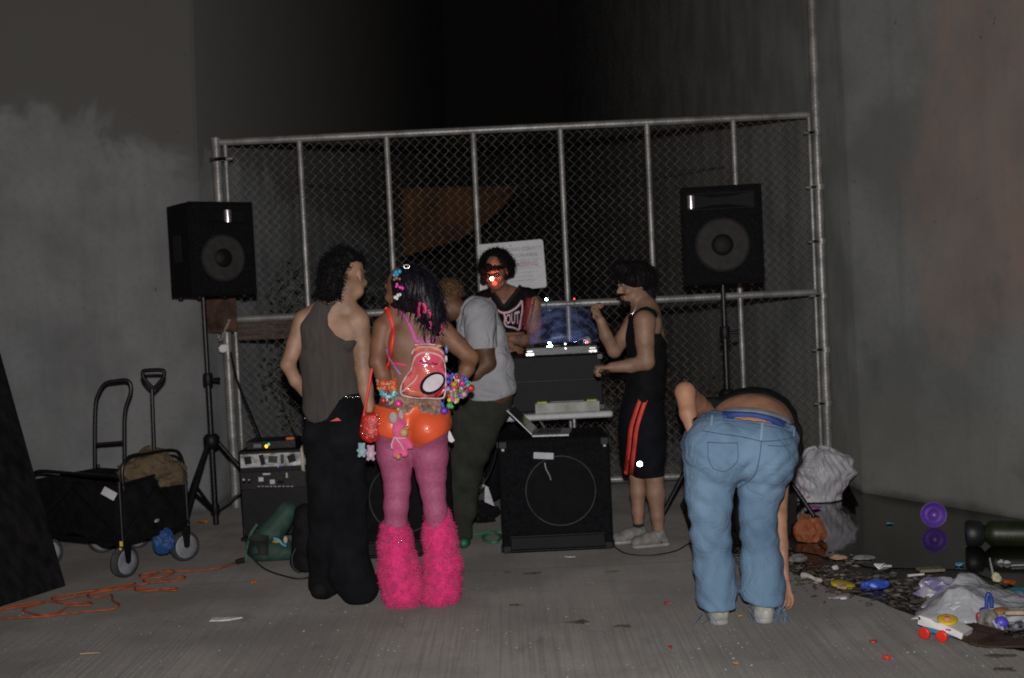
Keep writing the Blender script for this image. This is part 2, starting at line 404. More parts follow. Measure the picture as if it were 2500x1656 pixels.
# frame helper for figures traced at a depth
class Fig:
    def __init__(s, Y): s.Y = Y; s.s = FPX/Y
    def p(s, x, y, d=0): return A(x, y, s.Y+d)
    def r(s, px): return px/s.s
    def chain(s, pts, flat=1., k=.02, n=(0, 1, 0)):
        out = []
        for a, b in zip(pts[:-1], pts[1:]):
            out.append(cone(s.p(a[0], a[1], a[2]), s.r(a[3]), s.p(b[0], b[1], b[2]), s.r(b[3]), k, flat, n))
        return out
def basis(face, upv=(0, 0, 1)):
    f = Vector(face).normalized(); u = Vector(upv); r = f.cross(u).normalized(); u = r.cross(f).normalized()
    return Matrix((r, f, u)).transposed()
def head(c, face, upv=(0, 0, 1), s=1., ears=True):
    B = basis(face, upv); c = Vector(c); T = lambda x, y, z: c+B@Vector((x, y, z))*s
    R = np.array(B); e = lambda x, y, z, a, b, d, k=.02, sub=False: ell(T(x, y, z), (a*s, b*s, d*s), R, k, sub)
    o = [e(0, -.012, .04, .076, .096, .084), e(0, .03, -.025, .062, .066, .078, .03), e(0, .052, -.088, .036, .036, .028, .03),
         cone(T(-.04, .035, -.075), .02*s, T(.04, .035, -.075), .02*s, .03),
         cone(T(0, .088, .012), .009*s, T(0, .116, -.028), .0135*s, .012), ell(T(.011, .104, -.034), .009*s, None, .008), ell(T(-.011, .104, -.034), .009*s, None, .008),
         cone(T(-.036, .082, .03), .012*s, T(.036, .082, .03), .012*s, .015),
         e(.032, .103, .008, .017, .016, .012, .008, True), e(-.032, .103, .008, .017, .016, .012, .008, True),
         cone(T(-.02, .092, -.061), .007*s, T(.02, .092, -.061), .007*s, .006), cone(T(-.017, .09, -.072), .008*s, T(.017, .09, -.072), .008*s, .006),
         e(.042, .07, -.03, .022, .022, .02, .02), e(-.042, .07, -.03, .022, .022, .02, .02)]
    if ears:
        for q in (-1, 1): o += [e(q*.08, -.008, -.004, .009, .021, .032, .008), e(q*.087, .0, .0, .006, .009, .016, .006, True)]
    return o, T, B
def hand(w, d, nrm, size=1., curl=.5, thumb=1):
    """w wrist, d along the palm, nrm palm normal (fingers curl to it)"""
    d = Vector(d).normalized(); n = Vector(nrm); n = (n-d*n.dot(d)).normalized(); s = d.cross(n); w = Vector(w); L = .085*size
    o = [cone(w, .024*size, w+d*L*.9, .034*size, .015, .45, n)]
    for q, (off, ln, sp) in enumerate(((-.03, .068, -.10), (-.010, .078, -.02), (.010, .073, .05), (.029, .058, .12))):
        p = w+d*L+s*off*size; dr = (d+s*sp).normalized(); ang = curl
        for seg, fr in enumerate((.45, .32, .26)):
            q2 = p+(dr*math.cos(ang)+n*math.sin(ang))*ln*fr*size
            o.append(cone(p, (.0102-.0012*seg)*size, q2, (.0094-.0012*seg)*size, .004)); p = q2; ang += curl*1.1
    t0 = w+d*L*.3-s*.022*size*thumb; t1 = t0+(d*.5-s*thumb*.75+n*.35).normalized()*.036*size; t2 = t1+(d*.8-s*thumb*.2+n*.6).normalized()*.034*size
    o += [cone(t0, .014*size, t1, .0115*size, .01), cone(t1, .0115*size, t2, .009*size, .004)]
    return o
# ================================================================ SETTING
M_ground = concrete('concrete_ground', (.195, .183, .17), 'ground')
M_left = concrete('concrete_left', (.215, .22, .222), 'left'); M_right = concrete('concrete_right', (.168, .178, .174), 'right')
tag(mk('ground', [(-60, -20, 0), (60, -20, 0), (60, 120, 0), (-60, 120, 0)], [(0, 1, 2, 3)], M_ground), kind='structure')
def wall(name, foot, topshift, H, m, label):
    """foot: ground outline, counter-clockwise"""
    n = len(foot); zs = [i*H/6 for i in range(7)]; vs = []; fs = []
    for z in zs:
        for (x, y) in foot: vs.append((x+topshift*z/4, y, z-(.3 if z == 0 else 0)))
    for i in range(6):
        for k in range(n): l = (k+1) % n; fs.append((i*n+k, i*n+l, (i+1)*n+l, (i+1)*n+k))
    fs.append(tuple(range(n))[::-1]); fs.append(tuple(6*n+k for k in range(n)))
    o = mk(name, vs, fs, m); tag(o, label, 'wall'); return o
CLx, CLy = -2.36, 8.95; CRx, CRy = 2.46, 8.42
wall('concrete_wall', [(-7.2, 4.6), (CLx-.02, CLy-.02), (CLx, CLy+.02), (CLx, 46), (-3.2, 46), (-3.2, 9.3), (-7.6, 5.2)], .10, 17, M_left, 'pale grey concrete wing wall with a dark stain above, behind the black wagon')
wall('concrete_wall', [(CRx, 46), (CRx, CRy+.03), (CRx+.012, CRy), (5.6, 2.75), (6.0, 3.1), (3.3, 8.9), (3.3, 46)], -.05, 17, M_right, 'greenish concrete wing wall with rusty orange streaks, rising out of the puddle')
wall('concrete_wall', [(CLx, 45.6), (CRx, 45.6), (CRx, 46.2), (CLx, 46.2)], 0, 17, M_left, 'added end wall that hides the sky at the end of the dark channel')  # wall added to hide the sky strip at the channel end
_wp, _wn = V(-7.2, 4.6, 0), V(4.33, -4.82, 0).normalized()
def onwall(x, y): d = ray(x, y); t = (_wp-Vector(CAM)).dot(_wn)/d.dot(_wn); return Vector(CAM)+d*t
crk = MB().tube(smooth_curve([onwall(*p) for p in ((60, 862), (75, 888), (108, 918), (140, 945), (170, 972), (188, 1010), (200, 1060), (208, 1110), (214, 1146))], 5), .0035, 5).build('wall_crack', mat('crack_dark', (.06, .06, .06), .9))
_lw = bpy.data.objects['concrete_wall']; crk.parent = _lw
# mud and puddle
M_mud = mat('wet_mud', (.026, .022, .018), .26, var=.6, scale=9, bump=.6, bscale=30, bdist=.008)
M_water = mat('puddle_water', (.012, .012, .01), .07, var=.4, scale=3, bump=.1, bscale=7, spec=.9, bdist=.003)
def sheet(name, pts, z, m, **k):
    vs = [Vector((p.x, p.y, z)) for p in pts]; n = len(vs)
    o = mk(name, vs, [tuple(range(n))], m); bm_tri(o); return tag(o, kind='structure', **k)
import bmesh
def bm_tri(o):
    b = bmesh.new(); b.from_mesh(o.data); bmesh.ops.triangulate(b, faces=b.faces)
    for f in b.faces:
        if f.normal.z < 0: f.normal_flip()
    b.to_mesh(o.data); b.free()
def jag(pts, a, seed=1):
    r = random.Random(seed); out = []
    for i, p in enumerate(pts):
        q = pts[(i+1) % len(pts)]
        for k in range(5): t = k/5; out.append((p[0]+(q[0]-p[0])*t+r.uniform(-a, a), p[1]+(q[1]-p[1])*t+r.uniform(-a, a)*.35))
    return out
mudline = [(1700, 1345), (1800, 1362), (1915, 1392), (1957, 1411), (2034, 1442), (2137, 1466), (2185, 1490), (2247, 1509), (2330, 1545), (2420, 1580), (2510, 1594), (2750, 1600)]
mp_ = [G(*p) for p in jag(mudline, 3, 3)[:-5]] + [V(4.6, 5.0, 0), V(3.45, 6.85, 0), V(2.62, 8.25, 0), V(2.55, 9.9, 0), V(1.5, 9.9, 0)] + [G(1660, 1235)]
sheet('mud', mp_, .004, M_mud)
wl = [(1790, 1300), (1870, 1338), (1960, 1352), (2060, 1372), (2150, 1392), (2260, 1390), (2380, 1398), (2470, 1440), (2560, 1470)]
wp_ = [G(*p) for p in jag(wl, 5, 5)[:-5]] + [V(4.4, 5.2, 0), V(3.4, 6.9, 0), V(2.56, 8.3, 0), V(2.48, 9.6, 0), V(1.8, 9.5, 0)] + [G(1800, 1215)]
sheet('puddle', wp_, .008, M_water)
# ================================================================ GATE
YG = 9.1
M_galv = mat('galvanised_pipe', (.29, .29, .28), .38, .3, var=.25, scale=9, bump=.25, bscale=60)
M_wire = mat('galvanised_wire', (.22, .21, .195), .65, .1, var=.3, scale=5, bump=0)
M_rust = mat('rusty_steel', (.07, .035, .022), .85, .1, var=.5, scale=12, bump=.4)
M_plank = mat('weathered_wood', (.085, .06, .05), .85, var=.4, scale=6, stretch=(1, 1, 9), bump=.3)
gx = [A(px, 325, YG).x for px in (548, 730, 943, 1155, 1368, 1580, 1791)] + [A(1976, 319, YG).x]
zt = A(1300, 312, YG).z; zm = A(1300, 746, YG).z; zb = A(1600, 1166, YG).z; PL = A(526, 350, YG).x; PR = A(1995, 319, YG).x
gate = thing('chain_link_gate', 'wide galvanised chain link gate closing the gap between the two concrete walls', 'gate', ((gx[0]+gx[-1])/2, YG, 0))
def vtube(x, z0, z1, r, y=YG, lean=0, n=10): return MB().tube([(x+lean*0, y, z0), (x+lean, y, z1)], r, n)
MB().tube([(gx[0]-.04, YG, zt), (gx[-1], YG, zt)], .028, 12).build('top_rail', M_galv, gate, True)
MB().tube([(gx[0], YG, zm), (gx[-1], YG, zm)], .028, 12).build('middle_rail', M_galv, gate, True)
MB().tube([(gx[0], YG, zb), (gx[-1], YG, zb)], .028, 12).build('bottom_rail', M_galv, gate, True)
for x in gx[1:-1]:
    vtube(x, zb, zt, .022).build('upright', M_galv, gate, True)
vtube(gx[0], zb-.06, zt, .017).build('end_bar', M_galv, gate, True); vtube(gx[-1], zb-.06, zt, .017).build('end_bar', M_galv, gate, True)
b = MB().tube([(PL, YG+.02, 0), (PL, YG+.02, zt+.03)], .037, 14); b.ball((PL, YG+.02, zt+.03), (.04, .04, .02)); b.build('gate_post', M_galv, gate, True)
MB().tube([(PR, YG+.02, 0), (PR, YG+.02, 5.2)], .037, 14).build('gate_post', M_galv, gate, True)
for z in np.linspace(zb+.1, zt-.14, 7):
    m = MB(); m.tube([(PR-.0, YG, z-.02), (PR, YG, z+.02)], .048, 10); m.box(((gx[-1]+PR)/2, YG-.03, z), (PR-gx[-1]+.05, .012, .022), bev=.002); m.tube([(gx[-1]-.05, YG-.03, z), (gx[-1]-.01, YG-.03, z)], .011, 6); m.build('hinge_clip', M_galv, gate, True)
for z in (zt-.13, zt-.75):
    m = MB(); m.box(((gx[0]+PL)/2, YG-.03, z), (gx[0]-PL+.09, .014, .03), bev=.002); m.tube([(gx[0]+.01, YG-.03, z), (gx[0]+.06, YG-.03, z)], .013, 6); m.build('latch', M_galv, gate, True)
m = MB(); m.box((PL-.02, YG-.05, A(520, 765, YG).z), (.24, .012, .3), bev=.003); m.build('latch_plate', M_rust, gate)
m = MB(); m.box((gx[0]+.47, YG+.06, A(660, 805, YG).z), (.98, .04, .15), bev=.004); m.build('board', M_plank, gate)
# the woven fabric: zigzag wires that meet at every half diamond
m = MB(); p_ = .0365; ph = .0365; x = gx[0]+.02; k = 0
while x < gx[-1]-.02:
    zz = zb+.02; pts = []; s = k % 2
    j = 0
    while zz < zt-.01:
        xx = x + (p_*1.03 if ((j+k) % 2) else 0); pts.append((min(xx, gx[-1]-.01), YG-.005+(.004 if (j % 2) else -.004), zz)); zz += ph; j += 1
    m.tube(pts, .0017, 3, cap=False); x += p_; k += 1
m.build('chain_link_mesh', M_wire, gate)
# NB neighbouring wires share their corners, which makes the diamonds
# sign
S0 = A(1165, 598, YG-.05); S1 = A(1325, 584, YG-.05); S3 = A(1181, 700, YG-.05); 
sign = thing('warning_sign', 'white metal sign with green and red lettering wired to the gate behind the performer', 'sign', (S0.x, YG-.05, 0))
ex = (S1-S0); W_ = ex.length; ex.normalize(); ez = V(-ex.z, 0, ex.x); 
if ez.z < 0: ez = -ez
H_ = 117/FPX*YG; O_ = S0-ez*H_
M_white = mat('white_enamel', (.54, .55, .57), .5, var=.08, scale=7, bump=.05)
M_sgreen = mat('faded_green_ink', (.27, .34, .34), .6, bump=0); M_sred = mat('faded_red_ink', (.42, .27, .31), .6, bump=0)
pl = []
for (cx_, cz_, a0) in ((W_-.02, H_-.02, 0), (.02, H_-.02, 90), (.02, .02, 180), (W_-.02, .02, 270)):
    for q in range(5): t = R_(a0+q*22.5); pl.append(O_+ex*(cx_+.02*math.cos(t))+ez*(cz_+.02*math.sin(t)))
MB().prism(pl[::-1], (0, .004, 0)).build('panel', M_white, sign)
def signtext(body, size, u, v, m, sx=1., bold=.0008):
    vs, fs = text_mesh(body, size, bold, sx); mk('lettering', [O_+ex*(u*W_+x)+ez*(v*H_+y)+V(0, -.003, 0) for x, y, z in vs], fs, m, sign)
signtext('SAN BERNARDINO COUNTY', .037, .5, .83, M_sgreen, .98, .001); signtext('CONSERVATION AREA', .037, .52, .70, M_sgreen, 1.0, .001)
signtext('NO TRESPASSING', .055, .5, .51, M_sred, .93, .0014)
for v_, bd in ((.345, 'VIOLATORS WILL BE PROSECUTED'), (.26, 'UNDER COUNTY CODE'), (.18, 'FLOOD CONTROL DISTRICT')):
    signtext(bd, .018, .62, v_, M_sgreen, .95, 0)
m = MB()
for v_ in (.60, .425): m.prism([O_+ex*(u*W_)+ez*(v_*H_+q)+V(0, -.004, 0) for u, q in ((.05, 0), (.95, 0), (.95, .0035), (.05, .0035))], (0, .002, 0))
m.build('rule', M_sgreen, sign)
m = MB()
for v_ in (.08, .92): m.ball(O_+ex*W_*.5+ez*H_*v_+V(0, -.005, 0), .006)
m.build('bolt', M_galv, sign)
# padlock chain with a white tag
M_chain = mat('bright_chain', (.6, .58, .52), .35, .6, scale=30); M_tagw = mat('white_plastic', (.75, .75, .76), .5, var=.06)
ch = thing('lock_chain', 'pale steel chain with a white tag hanging at the left gate post', 'chain', A(545, 850, YG-.12))
m = MB(); cpts = smooth_curve([A(560, 782, YG-.09), A(552, 800, YG-.1), A(544, 822, YG-.12), A(536, 832, YG-.1), A(534, 818, YG-.07)], 4)
for i, p in enumerate(cpts[:-1]):
    d = (cpts[i+1]-p).normalized(); u = d.orthogonal().normalized(); u.rotate(Matrix.Rotation(i*1.57, 3, d)); c = (p+cpts[i+1])/2
    m.tube([c+d*.014*math.cos(t)+u*.008*math.sin(t) for t in np.linspace(0, 5.4, 7)], .003, 4, True)
m.build('links', M_chain, ch, True)
c0 = A(545, 850, YG-.12); m = MB(); m.prism([c0+V(x, 0, z) for x, z in ((-.03, -.022), (-.012, -.034), (.018, -.03), (.034, .004), (.024, .026), (-.014, .024), (-.034, .004))], (0, .006, 0)); m.build('tag', M_tagw, ch)
# ================================================================ beyond the gate
M_tarp = mat('orange_tarp', (.08, .032, .008), .9, var=.3, scale=3, bump=.2)
Yt = 13.0; out = [(980, 462), (1110, 457), (1262, 455), (1235, 500), (1180, 548), (1120, 590), (985, 626)]
T0 = [A(x, y, Yt) for x, y in out]; N_ = 26; vs = []; fs = []
for j in range(N_+1):
    for i in range(N_+1):
        u = i/N_; v_ = j/N_; px = 982+(1262-982)*u; yb_ = float(np.interp(px, [982, 1060, 1120, 1180, 1232, 1262], [628, 604, 587, 550, 503, 462])); py = 460-4*u+(yb_-460+4*u)*v_
        p = A(px, py, Yt+.06*math.sin(u*9+v_*3)+.04*math.sin(v_*8)); vs.append(p)
for j in range(N_):
    for i in range(N_): a = j*(N_+1)+i; fs.append((a, a+1, a+N_+2, a+N_+1))
tp = thing('tarp', 'dim orange tarp hanging in the dark channel beyond the gate', 'tarp', A(1100, 500, Yt))
o = mk('cloth', vs, fs, M_tarp, tp, True); o.modifiers.new('solid', 'SOLIDIFY').thickness = .01
M_rope = mat('dark_rope', (.03, .03, .028), .9)
MB().tube([(CLx+.05, Yt, A(980, 460, Yt).z+.1), A(980, 460, Yt), A(1255, 455, Yt), (CRx-.05, Yt, A(1255, 455, Yt).z+.1)], .006, 5).build('rope', M_rope, tp)
def shrub(label, c, r, n, col, seed, lf=.05):
    s = thing('shrub', label, 'shrub', (c[0], c[1], 0), 'brush growing behind the gate'); rr = random.Random(seed)
    mb = MB(); st = MB()
    for q in range(9):
        tip = V(c[0]+rr.uniform(-r[0], r[0])*.8, c[1]+rr.uniform(-r[1], r[1])*.8, c[2]+rr.uniform(-.2, .8)*r[2]); b0 = V(c[0]+rr.uniform(-.1, .1), c[1]+rr.uniform(-.1, .1), 0)
        mid = (tip+b0)/2+V(rr.uniform(-.1, .1), 0, rr.uniform(0, .15)); st.tube(smooth_curve([b0, mid, tip], 4), [.014-.001*k for k in range(9)], 5)
    for q in range(n):
        th = rr.uniform(0, 6.28); ph = rr.uniform(-1, 1); k = rr.random()**.4
        k *= .8+.35*math.sin(th*3+ph*4)
        p = V(c[0]+r[0]*k*math.cos(th)*math.sqrt(1-ph*ph), c[1]+r[1]*k*math.sin(th)*math.sqrt(1-ph*ph), c[2]+r[2]*k*ph)
        if p.z < .02: continue
        d = V(rr.uniform(-1, 1), rr.uniform(-1, 1), rr.uniform(-.3, 1)).normalized(); u = d.orthogonal().normalized(); u.rotate(Matrix.Rotation(rr.uniform(0, 6.28), 3, d)); L_ = lf*rr.uniform(.6, 1.4)
        mb.add([p-u*L_*.05, p+d*L_*.5-u*L_*.2, p+d*L_, p+d*L_*.5+u*L_*.2], [(0, 1, 2, 3)])
    st.build('stem', mat('shrub_stem', (.09, .07, .05), .9), s, True); mb.build('foliage', mat('leaf_'+str(seed), col, .6, var=.4, scale=5, bump=0), s)
shrub('tall leafy shrub behind the gate, right of the loudspeaker at the left post', (-1.62, 10.2, 1.15), (.55, .5, .78), 2600, (.075, .1, .085), 11, .06)
shrub('low brush behind the lower left of the gate, above the amplifier rack', (-1.35, 9.95, .42), (.5, .35, .42), 1500, (.06, .07, .055), 12, .05)
shrub('dry brown brush behind the gate, between the two men on the right', (1.05, 10.3, .5), (.8, .4, .5), 2200, (.07, .055, .042), 13, .05)
rr = random.Random(5)
# ================================================================ AUDIO GEAR
M_blk = mat('black_carpet', (.0065, .0065, .008), .95, var=.3, scale=60, bump=.4, bscale=300, spec=.12)
M_bplas = mat('black_plastic', (.006, .006, .007), .5, var=.25, scale=12, bump=.1, spec=.25)
M_bmet = mat('black_painted_metal', (.007, .007, .008), .4, .0, spec=.4, var=.3, scale=15, bump=.1)
M_cone = mat('speaker_cone_paper', (.034, .032, .030), .9, spec=.2, var=.15, scale=25, bump=.15)
M_sur = mat('rubber_surround', (.02, .019, .018), .85, spec=.15, bump=0); M_dust = mat('dust_cap', (.006, .006, .0065), .6, bump=0, spec=.2)
M_glos = mat('glossy_horn', (.005, .005, .006), .6, bump=0, spec=.1)
def speaker(label, base, ang, w_=.45, d_=.40, h_=.63, hl=0):
    s = thing('loudspeaker', label, 'loudspeaker', base)
    M = Matrix.Translation(Vector(base)) @ Matrix.Rotation(ang, 4, 'Z')     # front faces -Y local
    b = MB(M); wb = w_*.9
    fr, bk = -d_/2, d_/2
    ft = [(-w_/2, fr), (w_/2, fr), (w_/2, -.02), (wb/2, bk), (-wb/2, bk), (-w_/2, -.02)]
    n = 6; vs = [(x, y, z) for z in (0, h_) for x, y in ft]; b.add(vs, [tuple(range(6))[::-1], tuple(range(6, 12))]+[(i, (i+1) % 6, 6+(i+1) % 6, 6+i) for i in range(6)])
    for x in (-w_/2, w_/2):
        b.tube([(x, fr-.004, .0), (x, fr-.004, h_)], .010, 6)
    for z in (0.006, h_-.006): b.tube([(-w_/2, fr-.004, z), (w_/2, fr-.004, z)], .010, 6)
    b.build('cabinet', M_blk, s)
    zc = h_*.40; R = w_*.345
    b = MB(M); prof = [(R*1.0, .0), (R*1.03, .012), (R*.96, .014), (R*.90, .004)]; b.lathe(prof, (0, fr, zc), (0, -1, 0), 36, cap=False); b.build('woofer_surround', M_sur, s, True)
    b = MB(M); b.lathe([(R*.93, .008), (R*.70, .0055), (R*.42, .002)], (0, fr-.002, zc), (0, -1, 0), 36); b.build('woofer_cone', M_cone, s, True)
    b = MB(M); b.lathe([(R*.42, .004), (R*.40, .010), (R*.25, .022), (0, .028)], (0, fr-.002, zc), (0, -1, 0), 28); b.build('dust_cap', M_dust, s, True)
    # horn: a recessed flare made of a frame and four glossy inner faces
    zh = h_*.85; hw = w_*.40; hh = h_*.075; b = MB(M)
    y0 = fr-.012; O = [(-hw, y0, zh-hh), (hw, y0, zh-hh), (hw, y0, zh+hh), (-hw, y0, zh+hh)]; y1 = fr-.001
    I_ = [(-hw*.25, y1, zh-hh*.5), (hw*.25, y1, zh-hh*.5), (hw*.25, y1, zh+hh*.5), (-hw*.25, y1, zh+hh*.5)]
    E = [(x*1.06, fr+.002, zh+(z-zh)*1.12) for x, _, z in O]; E2 = [(x*1.06, fr-.012, zh+(z-zh)*1.12) for x, _, z in O]
    b.add(E+E2+O+I_, [(0, 1, 5, 4), (1, 2, 6, 5), (2, 3, 7, 6), (3, 0, 4, 7), (4, 5, 9, 8), (5, 6, 10, 9), (6, 7, 11, 10), (7, 4, 8, 11), (8, 9, 13, 12), (9, 10, 14, 13), (10, 11, 15, 14), (11, 8, 12, 15), (12, 13, 14, 15)])
    b.build('horn', M_glos, s)
    if hl:
        b = MB(M); b.tube([(hl*hw*.5, fr-.014, zh-hh*.85), (hl*hw*.5, fr-.016, zh), (hl*hw*.5, fr-.014, zh+hh*.85)], .026, 10); b.build('horn_glint', mat('glint_chrome', (.7, .72, .76), .3, .9, bump=0), s, True)  # chrome bar added to give the horn its flash glint
    b = MB(M); b.box((-w_/2-.003, .0, h_*.52), (.012, .12, .18), bev=.004); b.build('side_handle', M_bplas, s)
    b = MB(M); b.box((w_/2+.003, .0, h_*.52), (.012, .12, .18), bev=.004); b.build('side_handle', M_bplas, s)
    b = MB(M)
    for sx in (-1, 1):
        for sy in (fr+.04, bk-.06): b.lathe([(.018, 0), (.015, -.016)], (sx*w_*.36, sy, 0), n=10)
    b.build('rubber_foot', M_bplas, s)
    return s
def stand(label, p, ztop, hub, spread, ang0, base_px=None):
    s = thing('speaker_stand', label, 'stand', (p.x, p.y, 0)); P = lambda x, y, z: V(p.x+x, p.y+y, z)
    MB().tube([P(0, 0, .06), P(0, 0, hub+.45)], .020, 12).build('lower_pole', M_bmet, s, True)
    MB().tube([P(0, 0, hub+.40), P(0, 0, ztop)], .0165, 12).build('upper_pole', M_bmet, s, True)
    m = MB(); m.lathe([(.030, -.04), (.034, -.03), (.034, .03), (.028, .045)], P(0, 0, hub+.42), n=14); m.tube([P(.02, -.01, hub+.42), P(.085, -.02, hub+.42)], [.008, .014], 8); m.build('height_collar', M_bplas, s, True)
    m = MB(); m.lathe([(.030, -.06), (.052, -.045), (.056, .02), (.036, .045)], P(0, 0, hub), n=14); m.build('leg_hub', M_bplas, s, True)
    m = MB(); m.lathe([(.028, -.03), (.032, -.02), (.028, .03)], P(0, 0, .16), n=12); m.build('brace_hub', M_bplas, s, True)
    for k in range(3):
        a = R_(ang0+120*k); ux, uy = math.cos(a), math.sin(a)
        l = MB().tube([P(ux*.045, uy*.045, hub-.02), P(ux*spread, uy*spread, .015)], .0155, 8).build('leg', M_bmet, s, True)
        m = MB().tube([P(ux*.03, uy*.03, .16), P(ux*spread*.52, uy*spread*.52, hub*.5)], .009, 6); m.build('brace', M_bmet, l, True)
        MB().ball(P(ux*spread, uy*spread, .018), (.026, .026, .018)).build('rubber_foot', M_bplas, l, True)
    return s
pLs = G(529, 1300); zl = A(529, 722, pLs.y).z
stand('black tripod stand under the left loudspeaker, beside the folding wagon', pLs, zl+.02, A(529, 1075, pLs.y).z, .50, 15)
speaker('black two way loudspeaker angled to the right on the left tripod', (pLs.x+.06, pLs.y, zl), R_(39), .45, .40, .62, hl=.5)
pRs = V(A(1765, 700, 7.9).x, 7.9, 0); zr = A(1766, 693, 7.9).z
stand('black tripod stand under the right loudspeaker, behind the bending person', pRs, zr+.02, .80, .58, 205)
speaker('black two way loudspeaker facing forward on the right tripod, in front of the gate', (pRs.x, pRs.y, zr), R_(-8), .50, .40, .63, hl=-1.9)
# subwoofers
def subwoofer(label, p0, w_, d_, h_, ang=0, tape=True):
    s = thing('subwoofer', label, 'subwoofer', (p0.x, p0.y, 0)); M = Matrix.Translation((p0.x, p0.y, 0)) @ Matrix.Rotation(ang, 4, 'Z')
    MB(M).box((0, d_/2, .015+h_/2), (w_, d_, h_), bev=.014).build('cabinet', M_blk, s)
    R = .205; zc = h_*.56
    b = MB(M); b.lathe([(R*1.02, -.001), (R*1.03, .009), (R*.985, .011), (R*.975, .003), (R*.975, -.001)], (0.03, 0, zc), (0, -1, 0), 48, cap=False); b.build('grille_ring', mat('worn_black_metal', (.017, .018, .02), .6, .1, var=.5, scale=18), s, True)
    b = MB(M); b.lathe([(R*.975, .002), (R*.72, .004), (R*.45, .0025), (R*.2, .006), (0, .008)], (0.03, 0, zc), (0, -1, 0), 40); b.build('grille', mat('black_mesh', (.0055, .0055, .0065), .8, spec=.15, bump=.4, bscale=400), s, True)
    for z, t in ((.115, .010), (.03, .010)): MB(M).box((0, -.006, z), (w_*.86, .014, t), bev=.004).build('port_trim', M_bplas, s)
    b = MB(M); b.box((0, -.003, .072), (w_*.84, .008, .07), bev=.002); b.build('port', M_dust, s)
    for sx in (-1, 1):
        for z in (.04, h_-.01):
            m = MB(M); m.box((sx*(w_/2-.03), -.004, z), (.045, .010, .04), bev=.005); m.box((sx*(w_/2+.002), .03, z), (.012, .04, .04), bev=.004); c_ = m.build('corner_guard', M_bplas, s)
            if z > .2 and tape: MB(M).box((sx*(w_/2-.03), -.012, z-.028), (.016, .006, .014), bev=.002).build('screw_cap', mat('pale_cap', (.42, .38, .36), .5), c_)
    return s
q0 = G(1226, 1357); q1 = G(1502, 1348); qc = (q0+q1)/2; ws = (q1-q0).length
H_sub = A(1355, 1071, qc.y).z-.015
sub1 = subwoofer('large square black subwoofer with a round grille, under the open laptop', qc, ws-.01, .52, H_sub, 0)
m = MB(); c_ = A(1327, 1113, qc.y-.010); m.box(c_, (.118, .006, .038), Matrix.Rotation(R_(5), 3, 'Y'), bev=.002); m.build('tape_label', mat('masking_tape', (.42, .43, .48), .7, var=.1), sub1)
sc_ = MB()
sc_.tube(smooth_curve([A(1330, 1130, qc.y-.015), A(1333, 1145, qc.y-.018), A(1341, 1160, qc.y-.016), A(1345, 1172, qc.y-.014)], 4), .004, 5); sc_.build('scuff', mat('scraped_paint', (.28, .26, .25), .8), sub1)
q2 = G(980, 1372); sub2 = subwoofer('black subwoofer mostly hidden behind the person in pink leg warmers', V(q2.x, q2.y+.05, 0), .62, .5, A(960, 1100, q2.y).z, 0, False)
# laptop on the subwoofer
M_alu = mat('brushed_aluminium', (.36, .37, .38), .5, .3, var=.1, scale=40); M_keys = mat('dark_keys', (.02, .02, .022), .5); M_scr = mat('dark_screen', (.01, .012, .012), .12, bump=0)
Yl = qc.y+.16; L0 = A(1300, 1074, Yl); L1 = A(1388, 1071, Yl); zL = .015+H_sub
lap = thing('laptop', 'slim open laptop seen edge on, on top of the square subwoofer', 'laptop', (L0.x, Yl, zL))
uX = V(1, -.12, 0).normalized(); uY = V(.12, 1, 0).normalized(); wl_ = (L1.x-L0.x); dl_ = .31; Lz = V(L0.x, Yl-.05, zL+.002)
MB().prism([Lz, Lz+uX*wl_, Lz+uX*wl_+uY*dl_, Lz+uY*dl_], (0, 0, .010)).build('base', M_alu, lap)
MB().prism([Lz+uX*.02+uY*.02+V(0, 0, .0165), Lz+uX*(wl_-.06)+uY*.02+V(0, 0, .0165), Lz+uX*(wl_-.06)+uY*(dl_-.02)+V(0, 0, .0165), Lz+uX*.02+uY*(dl_-.02)+V(0, 0, .0165)], (0, 0, .0015)).build('keyboard', M_keys, lap)
t_ = A(1238, 1014, Yl)-A(1299, 1073, Yl); t_ = V(t_.x, 0, t_.z); nn = V(t_.z, 0, -t_.x).normalized()
B0 = Lz+V(0, 0, .016)
MB().prism([B0, B0+t_, B0+t_+uY*dl_, B0+uY*dl_], -nn*.006).build('lid', M_alu, lap)
e_ = nn*.0015; MB().prism([B0+t_*.06+uY*.01+e_, B0+t_*.95+uY*.01+e_, B0+t_*.95+uY*(dl_-.01)+e_, B0+t_*.06+uY*(dl_-.01)+e_], nn*.001).build('screen', M_scr, lap)
# ================================================================ TABLE AND DECK
YT = 7.74
zT = (A(1496, 1003, YT).z+A(1241, 1016, YT).z)/2; xT1 = A(1496, 1008, YT).x; xT0 = xT1-1.83
M_tab = mat('white_table_plastic', (.46, .47, .48), .5, var=.08, scale=30, bump=.15); M_leg = mat('grey_steel_tube', (.30, .31, .32), .35, .5)
tb = thing('folding_table', 'long white plastic folding table holding the record deck', 'table', ((xT0+xT1)/2, YT+.35, 0))
zTc = zT-.02; MB().box(((xT0+xT1)/2, YT+.36, zTc), (1.83, .72, .040), bev=.012).build('tabletop', M_tab, tb)
for sx in (xT0+.25, xT1-.25):
    m = MB(); m.tube([(sx, YT+.1, zTc-.02), (sx, YT+.06, .02), (sx, YT+.66, .02), (sx, YT+.62, zTc-.02)], .0125, 8); m.tube([(sx, YT+.07, .3), (sx, YT+.65, .3)], .010, 6); l = m.build('leg_frame', M_leg, tb, True)
for sx in (-1, 1): MB().tube([((xT0+xT1)/2+sx*.42, YT+.36, zTc-.02), ((xT0+xT1)/2+sx*.66, YT+.36, .3)], .008, 6).build('brace', M_leg, tb)
